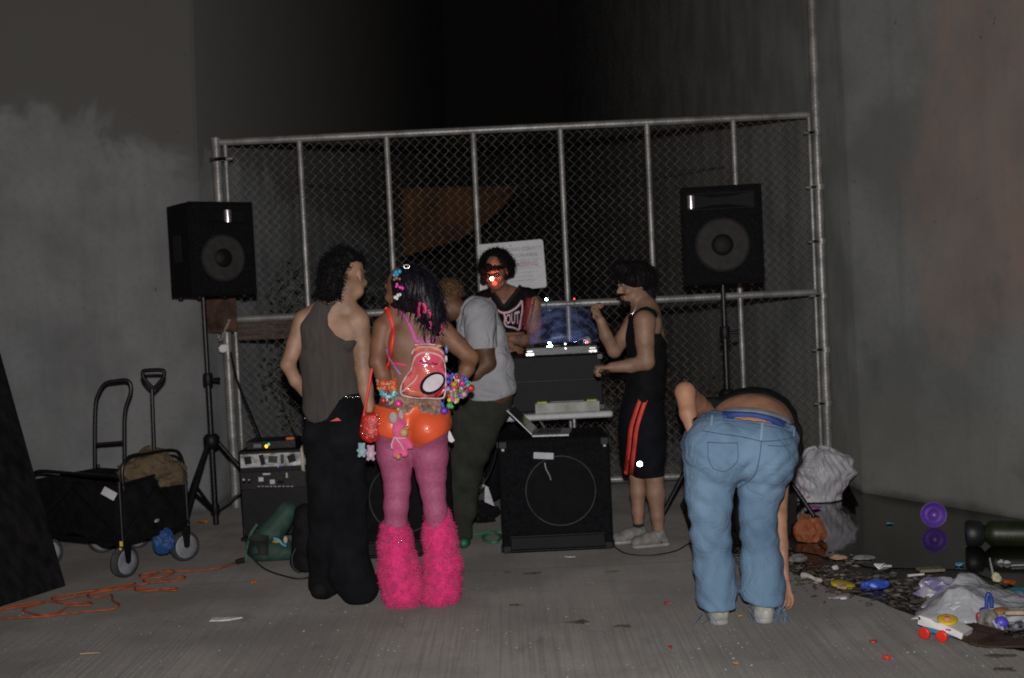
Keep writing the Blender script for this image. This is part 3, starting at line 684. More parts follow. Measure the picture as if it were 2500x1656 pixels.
# black flight case
zt0 = zT+.002; YC = YT+.10
cx0 = A(1225, 900, YC).x; cx1 = A(1470, 900, YC).x; zc1 = A(1360, 868, YC).z
cs = thing('flight_case', 'black flight case standing on the folding table under the record deck', 'case', ((cx0+cx1)/2, YC, zt0))
MB().box(((cx0+cx1)/2, YC+.24, (zt0+zc1)/2), (cx1-cx0, .46, zc1-zt0-.003), bev=.008).build('body', mat('black_laminate', (.0055, .006, .0075), .6, spec=.2, bump=.1), cs)
for x in (cx0, cx1):
    for z in (zt0+.02, zc1-.02): MB().box((x-math.copysign(.012, x-cx0-.01), YC+.004, z), (.04, .018, .038), bev=.006).build('corner_guard', M_bmet, cs)
MB().box(((cx0+cx1)/2, YC+.004, (zt0+zc1)/2+.02), (cx1-cx0-.06, .008, .010), bev=.003).build('edge_trim', M_bplas, cs)
# record deck with raised clear cover
M_deck = mat('dark_grey_deck', (.028, .032, .033), .4, .2, var=.2, scale=20); M_latch = mat('bright_latch', (.75, .75, .74), .3, .5)
d0 = A(1284, 856, YC).x; d1 = A(1460, 856, YC).x; zd0 = zc1+.001; zd1 = A(1370, 846, YC).z
dk = thing('turntable', 'grey record deck with a raised clear cover and small bright lamps on the flight case', 'turntable', ((d0+d1)/2, YC, zd0))
MB().box(((d0+d1)/2, YC+.20, (zd0+zd1)/2), (d1-d0, .38, zd1-zd0), bev=.006).build('plinth', M_deck, dk)
m = MB(); m.lathe([(.15, 0), (.152, .012), (.14, .018), (0, .018)], ((d0+d1)/2-.03, YC+.2, zd1), n=36); m.build('platter', M_bmet, dk, True)
m = MB(); m.tube([(d1-.05, YC+.33, zd1+.04), (d1-.06, YC+.14, zd1+.045), (d1-.12, YC+.10, zd1+.035)], .005, 6); m.lathe([(.03, 0), (.028, .03), (.01, .045)], (d1-.05, YC+.33, zd1), n=14); m.build('tone_arm', M_latch, dk, True)
for x0_, x1_, y_ in ((1283, 1305, 866), (1436, 1458, 857)):
    a = A(x0_, y_, YC-.01); b_ = A(x1_, y_, YC-.01); m = MB(); m.box((a+b_)/2, ((b_-a).length, .018, .022), bev=.005); m.box((a+b_)/2+V(0, 0, .02), ((b_-a).length*.7, .010, .01), bev=.002); m.build('latch', M_latch, dk)
# clear cover: a domed translucent shell hinged at the back
M_clear = bpy.data.materials.new('scuffed_clear_plastic'); M_clear.use_nodes = True; t = M_clear.node_tree; b_ = t.nodes['Principled BSDF']; b_.inputs['Base Color'].default_value = (.22, .3, .62, 1); b_.inputs['Roughness'].default_value = .3
tr_ = t.nodes.new('ShaderNodeBsdfTransparent'); mx = t.nodes.new('ShaderNodeMixShader'); nz_ = t.nodes.new('ShaderNodeTexNoise'); nz_.inputs['Scale'].default_value = 5; nz_.inputs['Detail'].default_value = 6
mr = t.nodes.new('ShaderNodeMapRange'); mr.inputs[1].default_value = .42; mr.inputs[2].default_value = .7; mr.inputs[3].default_value = .03; mr.inputs[4].default_value = .24
t.links.new(nz_.outputs[0], mr.inputs[0]); t.links.new(mr.outputs[0], mx.inputs[0]); t.links.new(tr_.outputs[0], mx.inputs[1]); t.links.new(b_.outputs[0], mx.inputs[2]); t.links.new(mx.outputs[0], t.nodes['Material Output'].inputs[0])
c0 = A(1292, 842, YC+.40); c1 = A(1462, 842, YC+.40); hC = A(1380, 742, YC+.40).z-c0.z; vs = []; fs = []; NU = 20; NV = 12
for j in range(NV+1):
    for i in range(NU+1):
        u = i/NU; v_ = j/NV; x = c0.x+(c1.x-c0.x)*u; arch = (1-abs(2*u-1)**3.2*.42); vs.append(V(x, YC+.39+.12*v_-.05*math.sin(math.pi*u)*math.sin(math.pi*v_)**.5, c0.z+hC*v_*arch))
for j in range(NV):
    for i in range(NU): a = j*(NU+1)+i; fs.append((a, a+1, a+NU+2, a+NU+1))
o = mk('dust_cover', vs, fs, M_clear, dk, True); o.modifiers.new('solid', 'SOLIDIFY').thickness = .004
M_bl = emis('blue_white_led', (.45, .75, 1.), 26); M_rd = emis('red_led', (1, .06, .05), 9); M_wl = emis('white_led', (.8, .85, 1.), 5)
for (x, y, dy, r, mm, nm) in ((1341, 838, .05, .008, M_bl, 'lamp'), (1345, 846, .05, .011, M_bl, 'lamp'), (1337, 848, .05, .008, M_bl, 'lamp'), (1380, 840, .05, .0055, M_wl, 'lamp'), (1381, 851, -.006, .005, M_wl, 'lamp'), (1433, 836, .05, .0065, M_rd, 'lamp'), (1334, 731, .46, .009, M_bl, 'lamp'), (1402, 730, .46, .004, M_rd, 'lamp')):  # last two glowing balls stand for reflections in the raised cover
    p = A(x, y, YC+dy); MB().ball(p, r).build(nm, mm, dk, True)
MB().tube([A(1334, 731, YC+.465), A(1330, 790, YC+.47), A(1310, 842, YC+.41)], .003, 5).build('reflection_stalk', M_bmet, dk)  # both stalks are added to carry the two reflection balls
MB().tube([A(1402, 730, YC+.465), A(1410, 790, YC+.47), A(1420, 842, YC+.41)], .003, 5).build('reflection_stalk', M_bmet, dk)
def plamp(name, loc, col, e, r=.012):
    l = bpy.data.lights.new(name, 'POINT'); l.energy = e; l.color = col; l.shadow_soft_size = r; o = bpy.data.objects.new(name, l); C.objects.link(o); o.location = loc; return o
plamp('deck_lamp_light', A(1343, 838, YC+.22), (.25, .4, 1), .8)
plamp('deck_lamp_light', A(1405, 836, YC+.24), (.25, .4, 1), .6)
# pale box with neon tape
bx0 = A(1306, 990, YT+.05).x; bx1 = A(1463, 990, YT+.05).x; zbx = A(1385, 981, YT+.05).z
bx = thing('flat_box', 'flat pale box with neon yellow tape on its corners at the table edge', 'box', ((bx0+bx1)/2, YT+.05, zt0))
MB().box(((bx0+bx1)/2, YT+.075, (zt0+zbx)/2), (bx1-bx0, .14, zbx-zt0), Matrix.Rotation(R_(0), 3, 'Z'), bev=.004).build('body', mat('pale_card', (.36, .36, .33), .7), bx)
for x in (bx0+.045, bx1-.05):
    MB().box((x, YT+.07, zbx+.004), (.065, .11, .012), bev=.004).build('tape', mat('neon_yellow', (.42, .5, .03), .5), bx)
MB().box(((bx0+bx1)/2, YT+.085, zbx+.004), (bx1-bx0-.2, .1, .008), bev=.002).build('lid', mat('green_grey_lid', (.14, .17, .15), .6), bx)
# amplifier rack
YR = G(575, 1325).y+.05
def RX(px, py=1200): return A(px, py, YR).x
def RZ(px, py): return A(px, py, YR).z
rk = thing('amplifier_rack', 'black amplifier rack with silver front panels left of the man in the tank top', 'amplifier rack', ((RX(585)+RX(765))/2, YR, 0))
x0_, x1_ = RX(583, 1150), RX(768, 1150); zr1 = RZ(660, 1098); 
MB().box(((x0_+x1_)/2, YR+.22, (.02+zr1)/2), (x1_-x0_, .42, zr1-.02), bev=.01).build('case', M_bplas, rk)
M_sil = mat('silver_panel', (.42, .44, .44), .45, .3, var=.55, scale=14, stretch=(1, 1, 1.6), bump=.1)
za, zb_ = RZ(670, 1139), RZ(670, 1106); fp = MB().box(((x0_+x1_)/2, YR-.004, (za+zb_)/2), (x1_-x0_-.03, .014, zb_-za), bev=.002).build('amplifier_front', M_sil, rk)
for px_, w2, h2, m2 in ((606, .045, .05, M_bplas), (641, .03, .07, M_bplas), (667, .06, .045, M_keys), (713, .05, .05, M_bplas), (690, .02, .06, M_keys)):
    MB().box((RX(px_, 1122), YR-.013, (za+zb_)/2+.004), (w2, .006, h2), Matrix.Rotation(R_(random.uniform(-18, 18)), 3, 'Y'), bev=.002).build('dark_vent', m2, fp)
za2, zb2 = RZ(670, 1192), RZ(670, 1150); fp2 = MB().box(((x0_+x1_)/2-.02, YR-.004, (za2+zb2)/2), (x1_-x0_-.06, .014, zb2-za2), bev=.002).build('amplifier_front', M_bmet, rk)
M_pat = mat('pale_label', (.5, .52, .55), .6)
for (px_, py_, w2, h2) in ((638, 1170, .032, .028), (666, 1176, .034, .03), (652, 1157, .05, .012), (701, 1160, .012, .035), (596, 1171, .014, .014), (609, 1171, .008, .01)):
    MB().box((RX(px_, py_), YR-.012, RZ(px_, py_)), (w2, .005, h2), bev=.002).build('label', M_pat, fp2)
m = MB()
for i in range(9): m.box((RX(633+i*10, 1187), YR-.012, RZ(633+i*10, 1187)), (.018, .003, .004), bev=.0005)
m.build('printed_line', M_pat, fp2)
for px_ in (597, 610, 683, 690): MB().lathe([(.010, 0), (.009, .018), (0, .019)], (RX(px_, 1176), YR-.01, RZ(px_, 1176)), (0, -1, 0), 12).build('knob', M_bplas, fp2, True)
m = MB(); zz0, zz1 = RZ(742, 1147), RZ(742, 1090); m.tube([(RX(742, 1120), YR-.012, zz0), (RX(742, 1120), YR-.05, zz0+.01), (RX(742, 1120), YR-.05, zz1-.01), (RX(742, 1120), YR-.012, zz1)], .012, 8); m.build('handle', mat('cream_handle', (.5, .46, .38), .6), rk, True)
MB().box(((x0_+RX(700))/2-.03, YR-.006, RZ(588, 1297)), (.1, .012, .02), bev=.002).build('worn_plate', mat('grey_plate', (.2, .2, .2), .6), rk)
MB().box((x0_+.03, YR-.004, .012), (.07, .05, .024), bev=.004).build('caster', M_bplas, rk)
dv = thing('effects_unit', 'small black unit with orange and green lamps on top of the amplifier rack', 'audio unit', ((x0_+x1_)/2-.02, YR, zr1))
dz = RZ(650, 1077)-zr1; MB().box(((x0_+x1_)/2-.03, YR+.12, zr1+dz/2+.001), (.33, .22, dz), bev=.006).build('body', M_bmet, dv)
dd = YR+.005
MB().box((RX(628, 1089), dd-.001, RZ(628, 1089)), (.05, .004, .024), bev=.002).build('display', mat('grey_display', (.12, .16, .19), .3), dv)
for x, y, r, mm in ((650, 1090, .0095, emis('orange_led', (1, .36, .01), 3.5)), (656, 1085, .0075, emis('green_led', (.05, .5, .3), 1.2)), (679, 1140, .004, emis('violet_led', (.2, .05, .8), 1.0))): MB().ball((RX(x, y), dd-.004, RZ(x, y)), (r, r*.6, r*1.2)).build('lamp', mm, dv, True)
MB().box((RX(707, 1073), YR+.03, RZ(707, 1072)), (.055, .03, .02), bev=.004).build('orange_switch', mat('orange_plastic', (.6, .12, .03), .5), dv)
MB().tube(smooth_curve([A(563, 860, 8.5), A(580, 930, 8.4), A(612, 1010, 8.2), A(640, 1078, YR+.15)], 5), .007, 6).build('cable', M_bplas, dv)
# ================================================================ CABLES
M_rub = mat('black_rubber', (.012, .012, .012), .6)
def cable(label, pts, r, m, cat='cable', dy=None, close=False, name='cable'):
    P = smooth_curve(pts, 6); o = MB().tube(P, r, 6).build(name, m, None, True); tag(o, label, cat); return o
cable('black cable drooping from the laptop side of the subwoofer to behind the white shirted person', [A(1213, 1095, 7.2), A(1205, 1130, 7.25), A(1190, 1165, 7.3), A(1165, 1195, 7.3), A(1130, 1207, 7.3), A(1095, 1195, 7.3)], .006, M_rub)
z_ = .012
cable('thin black lead running from the amplifier rack towards the hidden subwoofer', [G(600, 1340, .01), G(640, 1385, .008), G(700, 1408, .008), G(745, 1412, .008), G(800, 1392, .008), G(860, 1378, .01)], .005, M_rub, cat='lead', name='lead')
cable('black lead trailing over the concrete right of the square subwoofer', [G(1500, 1335, .01), G(1530, 1352, .006), G(1590, 1356, .006), G(1650, 1345, .006), G(1690, 1325, .006), G(1740, 1330, .006)], .004, M_rub, cat='lead', name='lead')
cable('green and white cable lying loose beside the square subwoofer', [G(1150, 1306, z_), G(1180, 1302, z_), G(1200, 1300, z_), G(1222, 1308, z_), G(1212, 1324, z_), G(1190, 1322, z_), G(1178, 1312, z_), G(1195, 1303, z_), G(1222, 1300, z_)], .009, mat('green_cable', (.05, .22, .09), .5))
M_oc = mat('orange_cord', (.34, .075, .025), .7, var=.2, scale=30)
oc = [(575, 1374), (530, 1388), (460, 1394), (400, 1396), (345, 1402), (350, 1410), (410, 1392), (425, 1398), (400, 1408), (350, 1416), (372, 1424), (440, 1408), (452, 1412), (430, 1420), (380, 1421), (330, 1432), (345, 1444), (425, 1436), (428, 1442), (380, 1440), (300, 1438), (215, 1444), (130, 1458), (150, 1464), (240, 1446), (300, 1436), (330, 1424), (260, 1436), (215, 1452), (230, 1460), (270, 1452), (275, 1466), (292, 1478), (270, 1488), (200, 1494), (120, 1504), (60, 1508), (-20, 1510), (-40, 1500), (0, 1490), (80, 1476), (120, 1468), (160, 1474), (215, 1470), (220, 1478), (170, 1480), (145, 1494), (105, 1502), (70, 1496), (58, 1486), (110, 1470), (60, 1474), (0, 1486), (-40, 1492)]
cpt = [G(x, y, .007+.006*math.sin(i*1.7)**2) for i, (x, y) in enumerate(oc)]
co = thing('extension_cord', 'orange extension cord lying in loose loops on the concrete at the left', 'cord', cpt[0])
MB().tube(smooth_curve(cpt, 5), .0055, 6).build('cord', M_oc, co, True)
m = MB(); m.tube([G(578, 1372, .02), G(594, 1368, .02)], [.016, .019], 8); m.tube(smooth_curve([G(594, 1368, .02), G(606, 1345, .02), G(600, 1320, .03), G(596, 1290, .1)], 4), .006, 6); m.build('plug', M_rub, co, True)
# ================================================================ LEFT SIDE: WAGON, HAND TRUCK, BOARD, PACKS
M_canvas = mat('black_canvas', (.0055, .0055, .007), .9, spec=.15, var=.35, scale=18, bump=.4, bscale=30, bdist=.008)
M_pnt = mat('black_tube', (.005, .005, .0055), .4, bump=0); M_gwh = mat('grey_wheel_hub', (.22, .23, .26), .5); M_tyre = mat('dark_tyre', (.03, .03, .03), .7); M_tread = mat('grey_tread', (.075, .075, .072), .75)
Nn = V(-2.31, 6.84, 0); uu = V(-.85, .53, 0).normalized(); vv = V(.60, .80, 0).normalized(); vv = (vv-uu*vv.dot(uu)).normalized()
Lw, Ww, z0w, z1w = .80, .50, .21, .545
wg = thing('folding_wagon', 'black canvas folding wagon in front of the left wall, a brown sack inside', 'wagon', Nn+uu*.4+vv*.25)
W = lambda a, b, z: Nn+uu*a+vv*b+V(0, 0, z)
N_ = 14
def panel(fa, n1=N_, n2=8, th=.012, inw=None, sag=0):
    vs = []; fs = []
    for side in (0, 1):
        for j in range(n2+1):
            for i in range(n1+1): vs.append(fa(i/n1, j/n2)+inw*th*side)
    S = (n1+1)*(n2+1)
    for j in range(n2):
        for i in range(n1):
            a = j*(n1+1)+i; fs.append((a, a+1, a+n1+2, a+n1+1)); b = a+S; fs.append((b+n1+1, b+n1+2, b+1, b))
    for i in range(n1):
        for j in (0, n2): a = j*(n1+1)+i; fs.append((a, a+1, a+1+S, a+S))
    for j in range(n2):
        for i in (0, n1): a = j*(n1+1)+i; fs.append((a, a+n1+1, a+n1+1+S, a+S))
    return vs, fs
top = lambda t, s: z1w+s*.0-.0
b = MB()
b.add(*panel(lambda u, v: W(u*Lw, .0, z0w+(z1w-z0w)*v-(1-v)*.05*math.sin(u*9)*.6)-vv*.018*math.sin(math.pi*u)*math.sin(math.pi*v)+vv*.006*math.sin(u*25+v*8), inw=vv))
b.add(*panel(lambda u, v: W(.0, u*Ww, z0w+(z1w+.0-z0w)*v+(v)*.035*u)-uu*.015*math.sin(math.pi*u)*math.sin(math.pi*v)+uu*.006*math.sin(u*21+v*9), inw=uu))
b.add(*panel(lambda u, v: W(u*Lw, Ww, z0w+(z1w-z0w)*v), inw=-vv)); b.add(*panel(lambda u, v: W(Lw, u*Ww, z0w+(z1w-z0w)*v), inw=-uu))
b.add(*panel(lambda u, v: W(u*Lw, v*Ww, z0w+.02-.02*math.sin(math.pi*u)), inw=V(0, 0, 1)))
b.build('canvas_body', M_canvas, wg, True)
m = MB()
for a, c in ((0, 0), (Lw, 0), (0, Ww), (Lw, Ww)): m.tube([W(a, c, .19), W(a, c, z1w+.02)], .011, 8)
m.tube([W(0, 0, z1w), W(0, Ww, z1w+.035)], .010, 8); m.tube([W(0, -.004, z0w), W(Lw, -.004, z0w)], .009, 8); m.tube([W(-.004, 0, z0w), W(-.004, Ww, z0w)], .009, 8); m.tube([W(0, -.012, z0w+.02), W(Lw*.5, -.016, z1w-.03), W(Lw, -.012, z0w+.02)], .006, 6); m.tube([W(-.014, 0, z0w+.02), W(-.018, Ww*.5, z1w-.04), W(-.014, Ww, z0w+.02)], .006, 6)
m.build('frame', M_pnt, wg, True)
yl = Nn.y
def loop(pts, r=.011): return MB().tube(smooth_curve(pts, 5), r, 8)
loop([W(Lw*.95, -.002, z1w-.05), W(Lw*.97, -.002, z1w+.02), W(Lw*.9, -.002, z1w+.055), W(Lw*.6, -.002, z1w+.055), W(Lw*.3, -.002, z1w+.05), W(.02, -.002, z1w+.05)]).build('side_rail', M_pnt, wg, True)
loop([W(0, .03, z1w-.03), W(0, .03, z1w+.10), W(0, .09, z1w+.155), W(0, .20, z1w+.155), W(0, .40, z1w+.15), W(0, .47, z1w+.11), W(0, .50, z1w+.0)]).build('end_rail', M_pnt, wg, True)
# pull handle with a D grip
hp = W(0.03, .30, 0); pz = lambda y: A(375, y, hp.y).z; px_ = A(375, 1092, hp.y).x
h0 = V(px_, hp.y, 0); hb = V(px_, hp.y, pz(1140)); ht = V(A(371, 950, hp.y).x, hp.y, pz(950))
hd = MB().tube([hb, ht], .012, 8).build('pull_handle', M_pnt, wg, True)
q = lambda x, y: A(x, y, hp.y)
loop([q(375, 950), q(352, 925), q(349, 908), q(360, 905), q(375, 904), q(392, 904), q(401, 908), q(397, 925), q(375, 950)], .0125).build('grip', M_bplas, hd, True)
def wheel(parent, c, axis, R, wdt, fork=None):
    g = MB(); g.lathe([(R*.78, 0), (R*.80, -wdt/2), (R*.97, -wdt/2), (R, -wdt*.3), (R, wdt*.3), (R*.97, wdt/2), (R*.80, wdt/2), (R*.78, 0)], c, axis, 28, cap=False); o = g.build('wheel', M_tyre, parent, True)
    a = Vector(axis).normalized(); g = MB(); g.lathe([(R*.80, -wdt*.42), (R*.78, -wdt*.46), (R*.2, -wdt*.30), (R*.16, -wdt*.6), (0, -wdt*.62)], c, axis, 24); g.lathe([(R*.80, wdt*.42), (R*.78, wdt*.46), (R*.2, wdt*.30), (0, wdt*.6)], c, axis, 24); g.build('hub', M_gwh, o, True)
    g = MB(); g.lathe([(R*1.004, -wdt*.28), (R*1.012, 0), (R*1.004, wdt*.28)], c, axis, 28, cap=False); g.build('tread', M_tread, o, True)
    if fork:
        top_ = fork; g = MB()
        for s in (-1, 1): g.prism([Vector(c)+a*s*(wdt/2+.006)+x for x in (V(0, 0, -.012)+a*0, V(0, 0, 0)+a.cross(V(0, 0, 1))*.018, top_-Vector(c)+a.cross(V(0, 0, 1))*.03, top_-Vector(c)-a.cross(V(0, 0, 1))*.03, V(0, 0, 0)-a.cross(V(0, 0, 1))*.018)], a*s*.005)
        g.box(top_, (.06, .06, .02)); g.build('fork', M_bplas, o)
    return o
Rw = .092
c1 = W(.03, .03, Rw); wheel(wg, c1, V(.80, -.42, 0), Rw, .045, c1+V(0, 0, .115))
c2 = W(.02, Ww-.02, Rw); wheel(wg, c2, V(.72, -.69, 0), Rw, .045, c2+V(0, 0, .115))
c3 = W(Lw-.05, .04, Rw); wheel(wg, c3, V(.45, -.9, 0), Rw, .04, c3+V(0, 0, .115)); c4 = W(Lw-.05, Ww-.04, Rw); wheel(wg, c4, V(.45, -.9, 0), Rw, .04, c4+V(0, 0, .115))
m = MB(); m.box(A(296, 1328, 6.80), (.018, .01, .03), bev=.003); m.box(A(294, 1341, 6.80), (.014, .01, .014), bev=.003); m.build('yellow_reflector', mat('yellow_reflector', (.55, .45, .05), .4), wg)
pb = W(.06, -.026, z1w-.045); m = MB(); m.box(pb, (.085, .008, .05), Matrix.Rotation(R_(32), 3, 'Y') @ Matrix.Rotation(R_(0), 3, 'Z'), bev=.003); m.build('care_label', mat('pale_cloth_label', (.42, .42, .44), .7), wg)
pc = W(-.034, Ww*.40, .30); m = MB(); m.ball(pc+vv*.03, (.012, .036, .011)); m.build('pale_print', mat('pale_print', (.4, .4, .4), .6), wg, True)
# sack in the wagon
def lump(name, c, r, m, parent=None, seed=0, amp=.25, sc_=3., flat=True, sub=4, label=None, cat=None, ridge=True, floor=None, group=None):
    b = bmesh.new(); bmesh.ops.create_icosphere(b, subdivisions=sub, radius=1); c = Vector(c)
    for v in b.verts:
        n_ = v.co.normalized(); s = Vector((seed*7.1, seed*3.3, seed))
        k = noise.noise(n_*sc_*.5+s)*amp*1.2+ (1-abs(noise.noise(n_*sc_+s*2))*2)*amp*.6 + (1-abs(noise.noise(n_*sc_*2.3+s*3))*2)*amp*.35 if ridge else noise.noise(n_*sc_+s)*amp
        v.co = n_*(1+k-amp*.5)
    for v in b.verts:
        v.co = Vector((v.co.x*r[0], v.co.y*r[1], v.co.z*r[2]))+c
        if floor is not None and v.co.z < floor: v.co.z = floor+ (v.co.z-floor)*.03
    me = bpy.data.meshes.new(name); b.to_mesh(me); b.free(); me.materials.append(m)
    o = bpy.data.objects.new(name, me); C.objects.link(o); setparent(o, parent)
    if label: tag(o, label, cat, group)
    return o
sc0 = A(364, 1150, 7.15)
lump('sack', (sc0.x, 7.17, sc0.z-.01), (.185, .13, .13), mat('brown_sacking', (.10, .07, .038), .9, var=.35, scale=12, bump=.5, bscale=50), None, 3, .3, 2.6, label='crumpled brown sack heaped in the folding wagon', cat='sack', floor=z1w-.06)
lump('plastic_bag', A(399, 1320, 7.1), (.062, .05, .078), mat('blue_bag', (.016, .07, .22), .6, var=.2, bump=.2), None, 6, .22, 2, label='blue bag hanging under the black wagon', cat='bag')
# hand truck behind the wagon
YH = 7.78; ht_ = thing('hand_truck', 'black hand truck with a tall hooped handle, standing behind the wagon', 'hand truck', A(290, 1360, YH)*1.0)
q = lambda x, y: A(x, y, YH)
loop([q(237, 1350), q(232, 1150), q(233, 1000), q(242, 960), q(258, 937), q(285, 931), q(308, 929), q(318, 938), q(319, 960), q(306, 1005), q(304, 1080), q(306, 1350)], .0145).build('frame', M_pnt, ht_, True)
MB().tube([q(233, 1086), q(305, 1080)], .012, 8).build('crossbar', M_pnt, ht_, True)
zz_ = .082
for x in (252, 337): wheel(ht_, (A(x, 1340, YH-.05).x, YH-.06, zz_), (.12, -1, 0), zz_, .035)
MB().tube([(A(252, 1340, YH).x, YH-.04, zz_), (A(337, 1340, YH).x, YH-.04, zz_)], .009, 8).build('axle', M_pnt, ht_, True)
MB().box((A(285, 1350, YH).x, YH+.08, .022), (.3, .2, .012)).build('toe_plate', M_pnt, ht_)
# leaning board at the left edge
P1 = G(157, 1432); P0 = G(6, 1480); dirb = (P0-P1); P0 = P1+dirb*2.6; T1 = A(0, 872, P1.y+.62); dt = T1-P1; dt = dt*1.25
bd = thing('leaning_panel', 'tall black wooden panel leaning at the left edge of the picture', 'panel', P1)
M_pan = mat('black_stained_wood', (.0095, .0085, .0095), .8, spec=.2, var=.5, scale=3, stretch=(6, 6, .6), bump=.3)
nb = dirb.cross(dt).normalized()
if nb.y > 0: nb = -nb
bk_ = -nb*.045
MB().prism([P1, P1+dt, P0+dt, P0], bk_).build('board', M_pan, bd)
dn = dirb.normalized()
MB().prism([P1+dn*.0+nb*.012, P1+dt+nb*.012, P1+dt+dn*.07+nb*.012, P1+dn*.07+nb*.012], -nb*.0119).build('edge_batten', M_pan, bd)
MB().prism([P1+dn*.30+nb*.008, P1+dt+dn*.30+nb*.008, P1+dt+dn*.38+nb*.008, P1+dn*.38+nb*.008], -nb*.0079).build('middle_batten', M_pan, bd)
# green backpack
YB = 7.12; gp = thing('backpack', 'dark green backpack slumped on the ground in front of the amplifier rack', 'backpack', G(660, 1376))
p = lambda x, y, d=0: np.array(A(x, y, YB+d)); r = lambda v: v/FPX*YB
pr = [cone(p(637, 1335, .1), r(36), p(700, 1250, .12), r(26), .05, .9), cone(p(650, 1345, .05), r(30), p(690, 1340, .05), r(26), .04), cone(p(640, 1350, .02), r(22), p(700, 1352, .02), r(22), .04)]
flr = lambda f, X, Y, Z: np.maximum(f+wr(X, Y, Z, 1.3, 2)*.003, .006-Z)
M_gr = mat('green_nylon', (.022, .058, .042), .7, var=.25, scale=8, bump=.25)
bpk = sdf('body', pr, M_gr, gp, .01, 0, flr)
TB = bvh(bpk)
m = MB(); poly = [(606, 1352), (612, 1322), (628, 1304), (656, 1312), (658, 1336), (658, 1358)]
ribbon('mesh_pocket', TB, [(632, 1306), (631, 1330), (631, 1356)], 50, mat('black_mesh_cloth', (.012, .014, .016), .8), gp, YB, .008, .004)
ribbon('shoulder_strap', TB, [(600, 1372), (603, 1340), (612, 1305), (628, 1280)], 7, mat('green_webbing', (.04, .1, .07), .7), gp, YB, .012, .004)
ribbon('seam', TB, [(655, 1290), (680, 1255), (705, 1232)], 4, mat('dark_seam', (.02, .045, .035), .7), gp, YB, .004, .002)
m = MB(); m.ball(p(676, 1322, -.05), (.030, .012, .012)); m.build('yellow_charm', mat('ochre', (.35, .25, .03), .5), gp, True)
MB().tube(smooth_curve([A(668, 1315, YB-.06), A(680, 1318, YB-.06), A(688, 1328, YB-.06), A(698, 1333, YB-.05)], 4), .008, 6).build('blue_cord', mat('sky_blue', (.1, .3, .5), .5), gp, True)
MB().ball(A(697, 1318, YB-.05), (.014, .012, .024)).build('pale_charm', mat('pale_yellow', (.45, .4, .3), .5), gp, True)
# black bag behind the man's leg
YK = 6.75; bp2 = thing('backpack', 'black backpack slumped behind the tank top man\'s legs', 'backpack', G(735, 1400))
p = lambda x, y, d=0: np.array(A(x, y, YK+d)); r = lambda v: v/FPX*YK
pr = [cone(p(745, 1365, .1), r(36), p(742, 1255, .14), r(26), .05, .9), cone(p(760, 1390, .05), r(26), p(735, 1372, .05), r(24), .04)]
M_blkn = mat('black_nylon', (.006, .005, .006), .8, spec=.2, var=.3, scale=20, bump=.4, bscale=60)
sdf('body', pr, M_blkn, bp2, .01, 0, lambda f, X, Y, Z: np.maximum(f+wr(X, Y, Z, 1.2, 5)*.004, .006-Z))
MB().tube(smooth_curve([A(722, 1340, YK), A(713, 1360, YK-.02), A(716, 1385, YK-.04), A(732, 1398, YK-.05)], 5), .006, 6).build('strap', M_rub, bp2, True)
# ================================================================ RUBBISH
M_plas = mat('milky_plastic', (.50, .50, .54), .45, var=.12, scale=6, bump=.15, bscale=30, bdist=.004, crease=.025, cscale=8)
YP = G(2000, 1229).y
def bagmesh(name, m, label, cat, c, r, seed, amp, sc_, floor=0.010): return lump(name, c, r, m, None, seed, amp, sc_, label=label, cat=cat, floor=floor, sub=5)
pbag = thing('plastic_bag', 'full white plastic bag standing in the puddle by the right gate post', 'bag', (A(2003, 1230, YP).x, YP, .01))
cB = A(2003, 1178, YP)
bp_ = lambda x, y, d=0: np.array(A(x, y, YP+.06+d)); br_ = lambda v: v/FPX*(YP+.06)
def bagfold(f, X, Y, Z):
    an = np.arctan2(Y-cB.y-.06, X-cB.x); zz = Z-.2
    f = f+.010*np.sin(an*7+zz*14+2*np.sin(zz*19))*(.5+zz*2)-.008*np.abs(np.sin(an*11-zz*22+np.sin(an*3)*2))+.007*np.sin(zz*48+3*np.sin(an*2+zz*7))+.004*np.sin(an*23+zz*40)
    return np.maximum(f, .012-Z)
sdf('bag_body', [cone(bp_(1998, 1205), br_(50), bp_(2004, 1160), br_(66), .03, .8), cone(bp_(1958, 1150), br_(30), bp_(2050, 1146), br_(36), .03), cone(bp_(1975, 1135), br_(16), bp_(2062, 1128), br_(17), .02), ell(bp_(1975, 1222), (br_(28), .08, br_(16)), None, .03), ell(bp_(2030, 1220), (br_(26), .08, br_(16)), None, .03)], M_plas, pbag, .008, 0, bagfold)
m = MB(); cc = A(1948, 1142, YP+.02); m.tube(smooth_curve([cc+V(-.07, 0, -.02), cc+V(-.04, 0, .02), cc+V(.02, 0, .01), cc+V(.05, 0, -.03)], 4), [.02, .028, .02, .016, .02, .024, .02, .02, .02, .02, .02, .02, .02], 7); m.build('bag_handle', M_plas, pbag, True)
TBag = bvh(*[o for o in pbag.children if o.name.startswith('bag_body')]); m = MB()
for x, y in ((1966, 1192), (1955, 1198), (2050, 1210), (2062, 1186), (1975, 1214)): m.ball(hit(TBag, x, y, YP-.1, .001), (.016, .004, .008))
m.build('red_print', mat('faded_pink_print', (.45, .22, .26), .6), pbag, True)
MC = {}
def cm(name, col, rough=.5, **k): return mat('bit_'+name, col, rough, scale=30, **k)
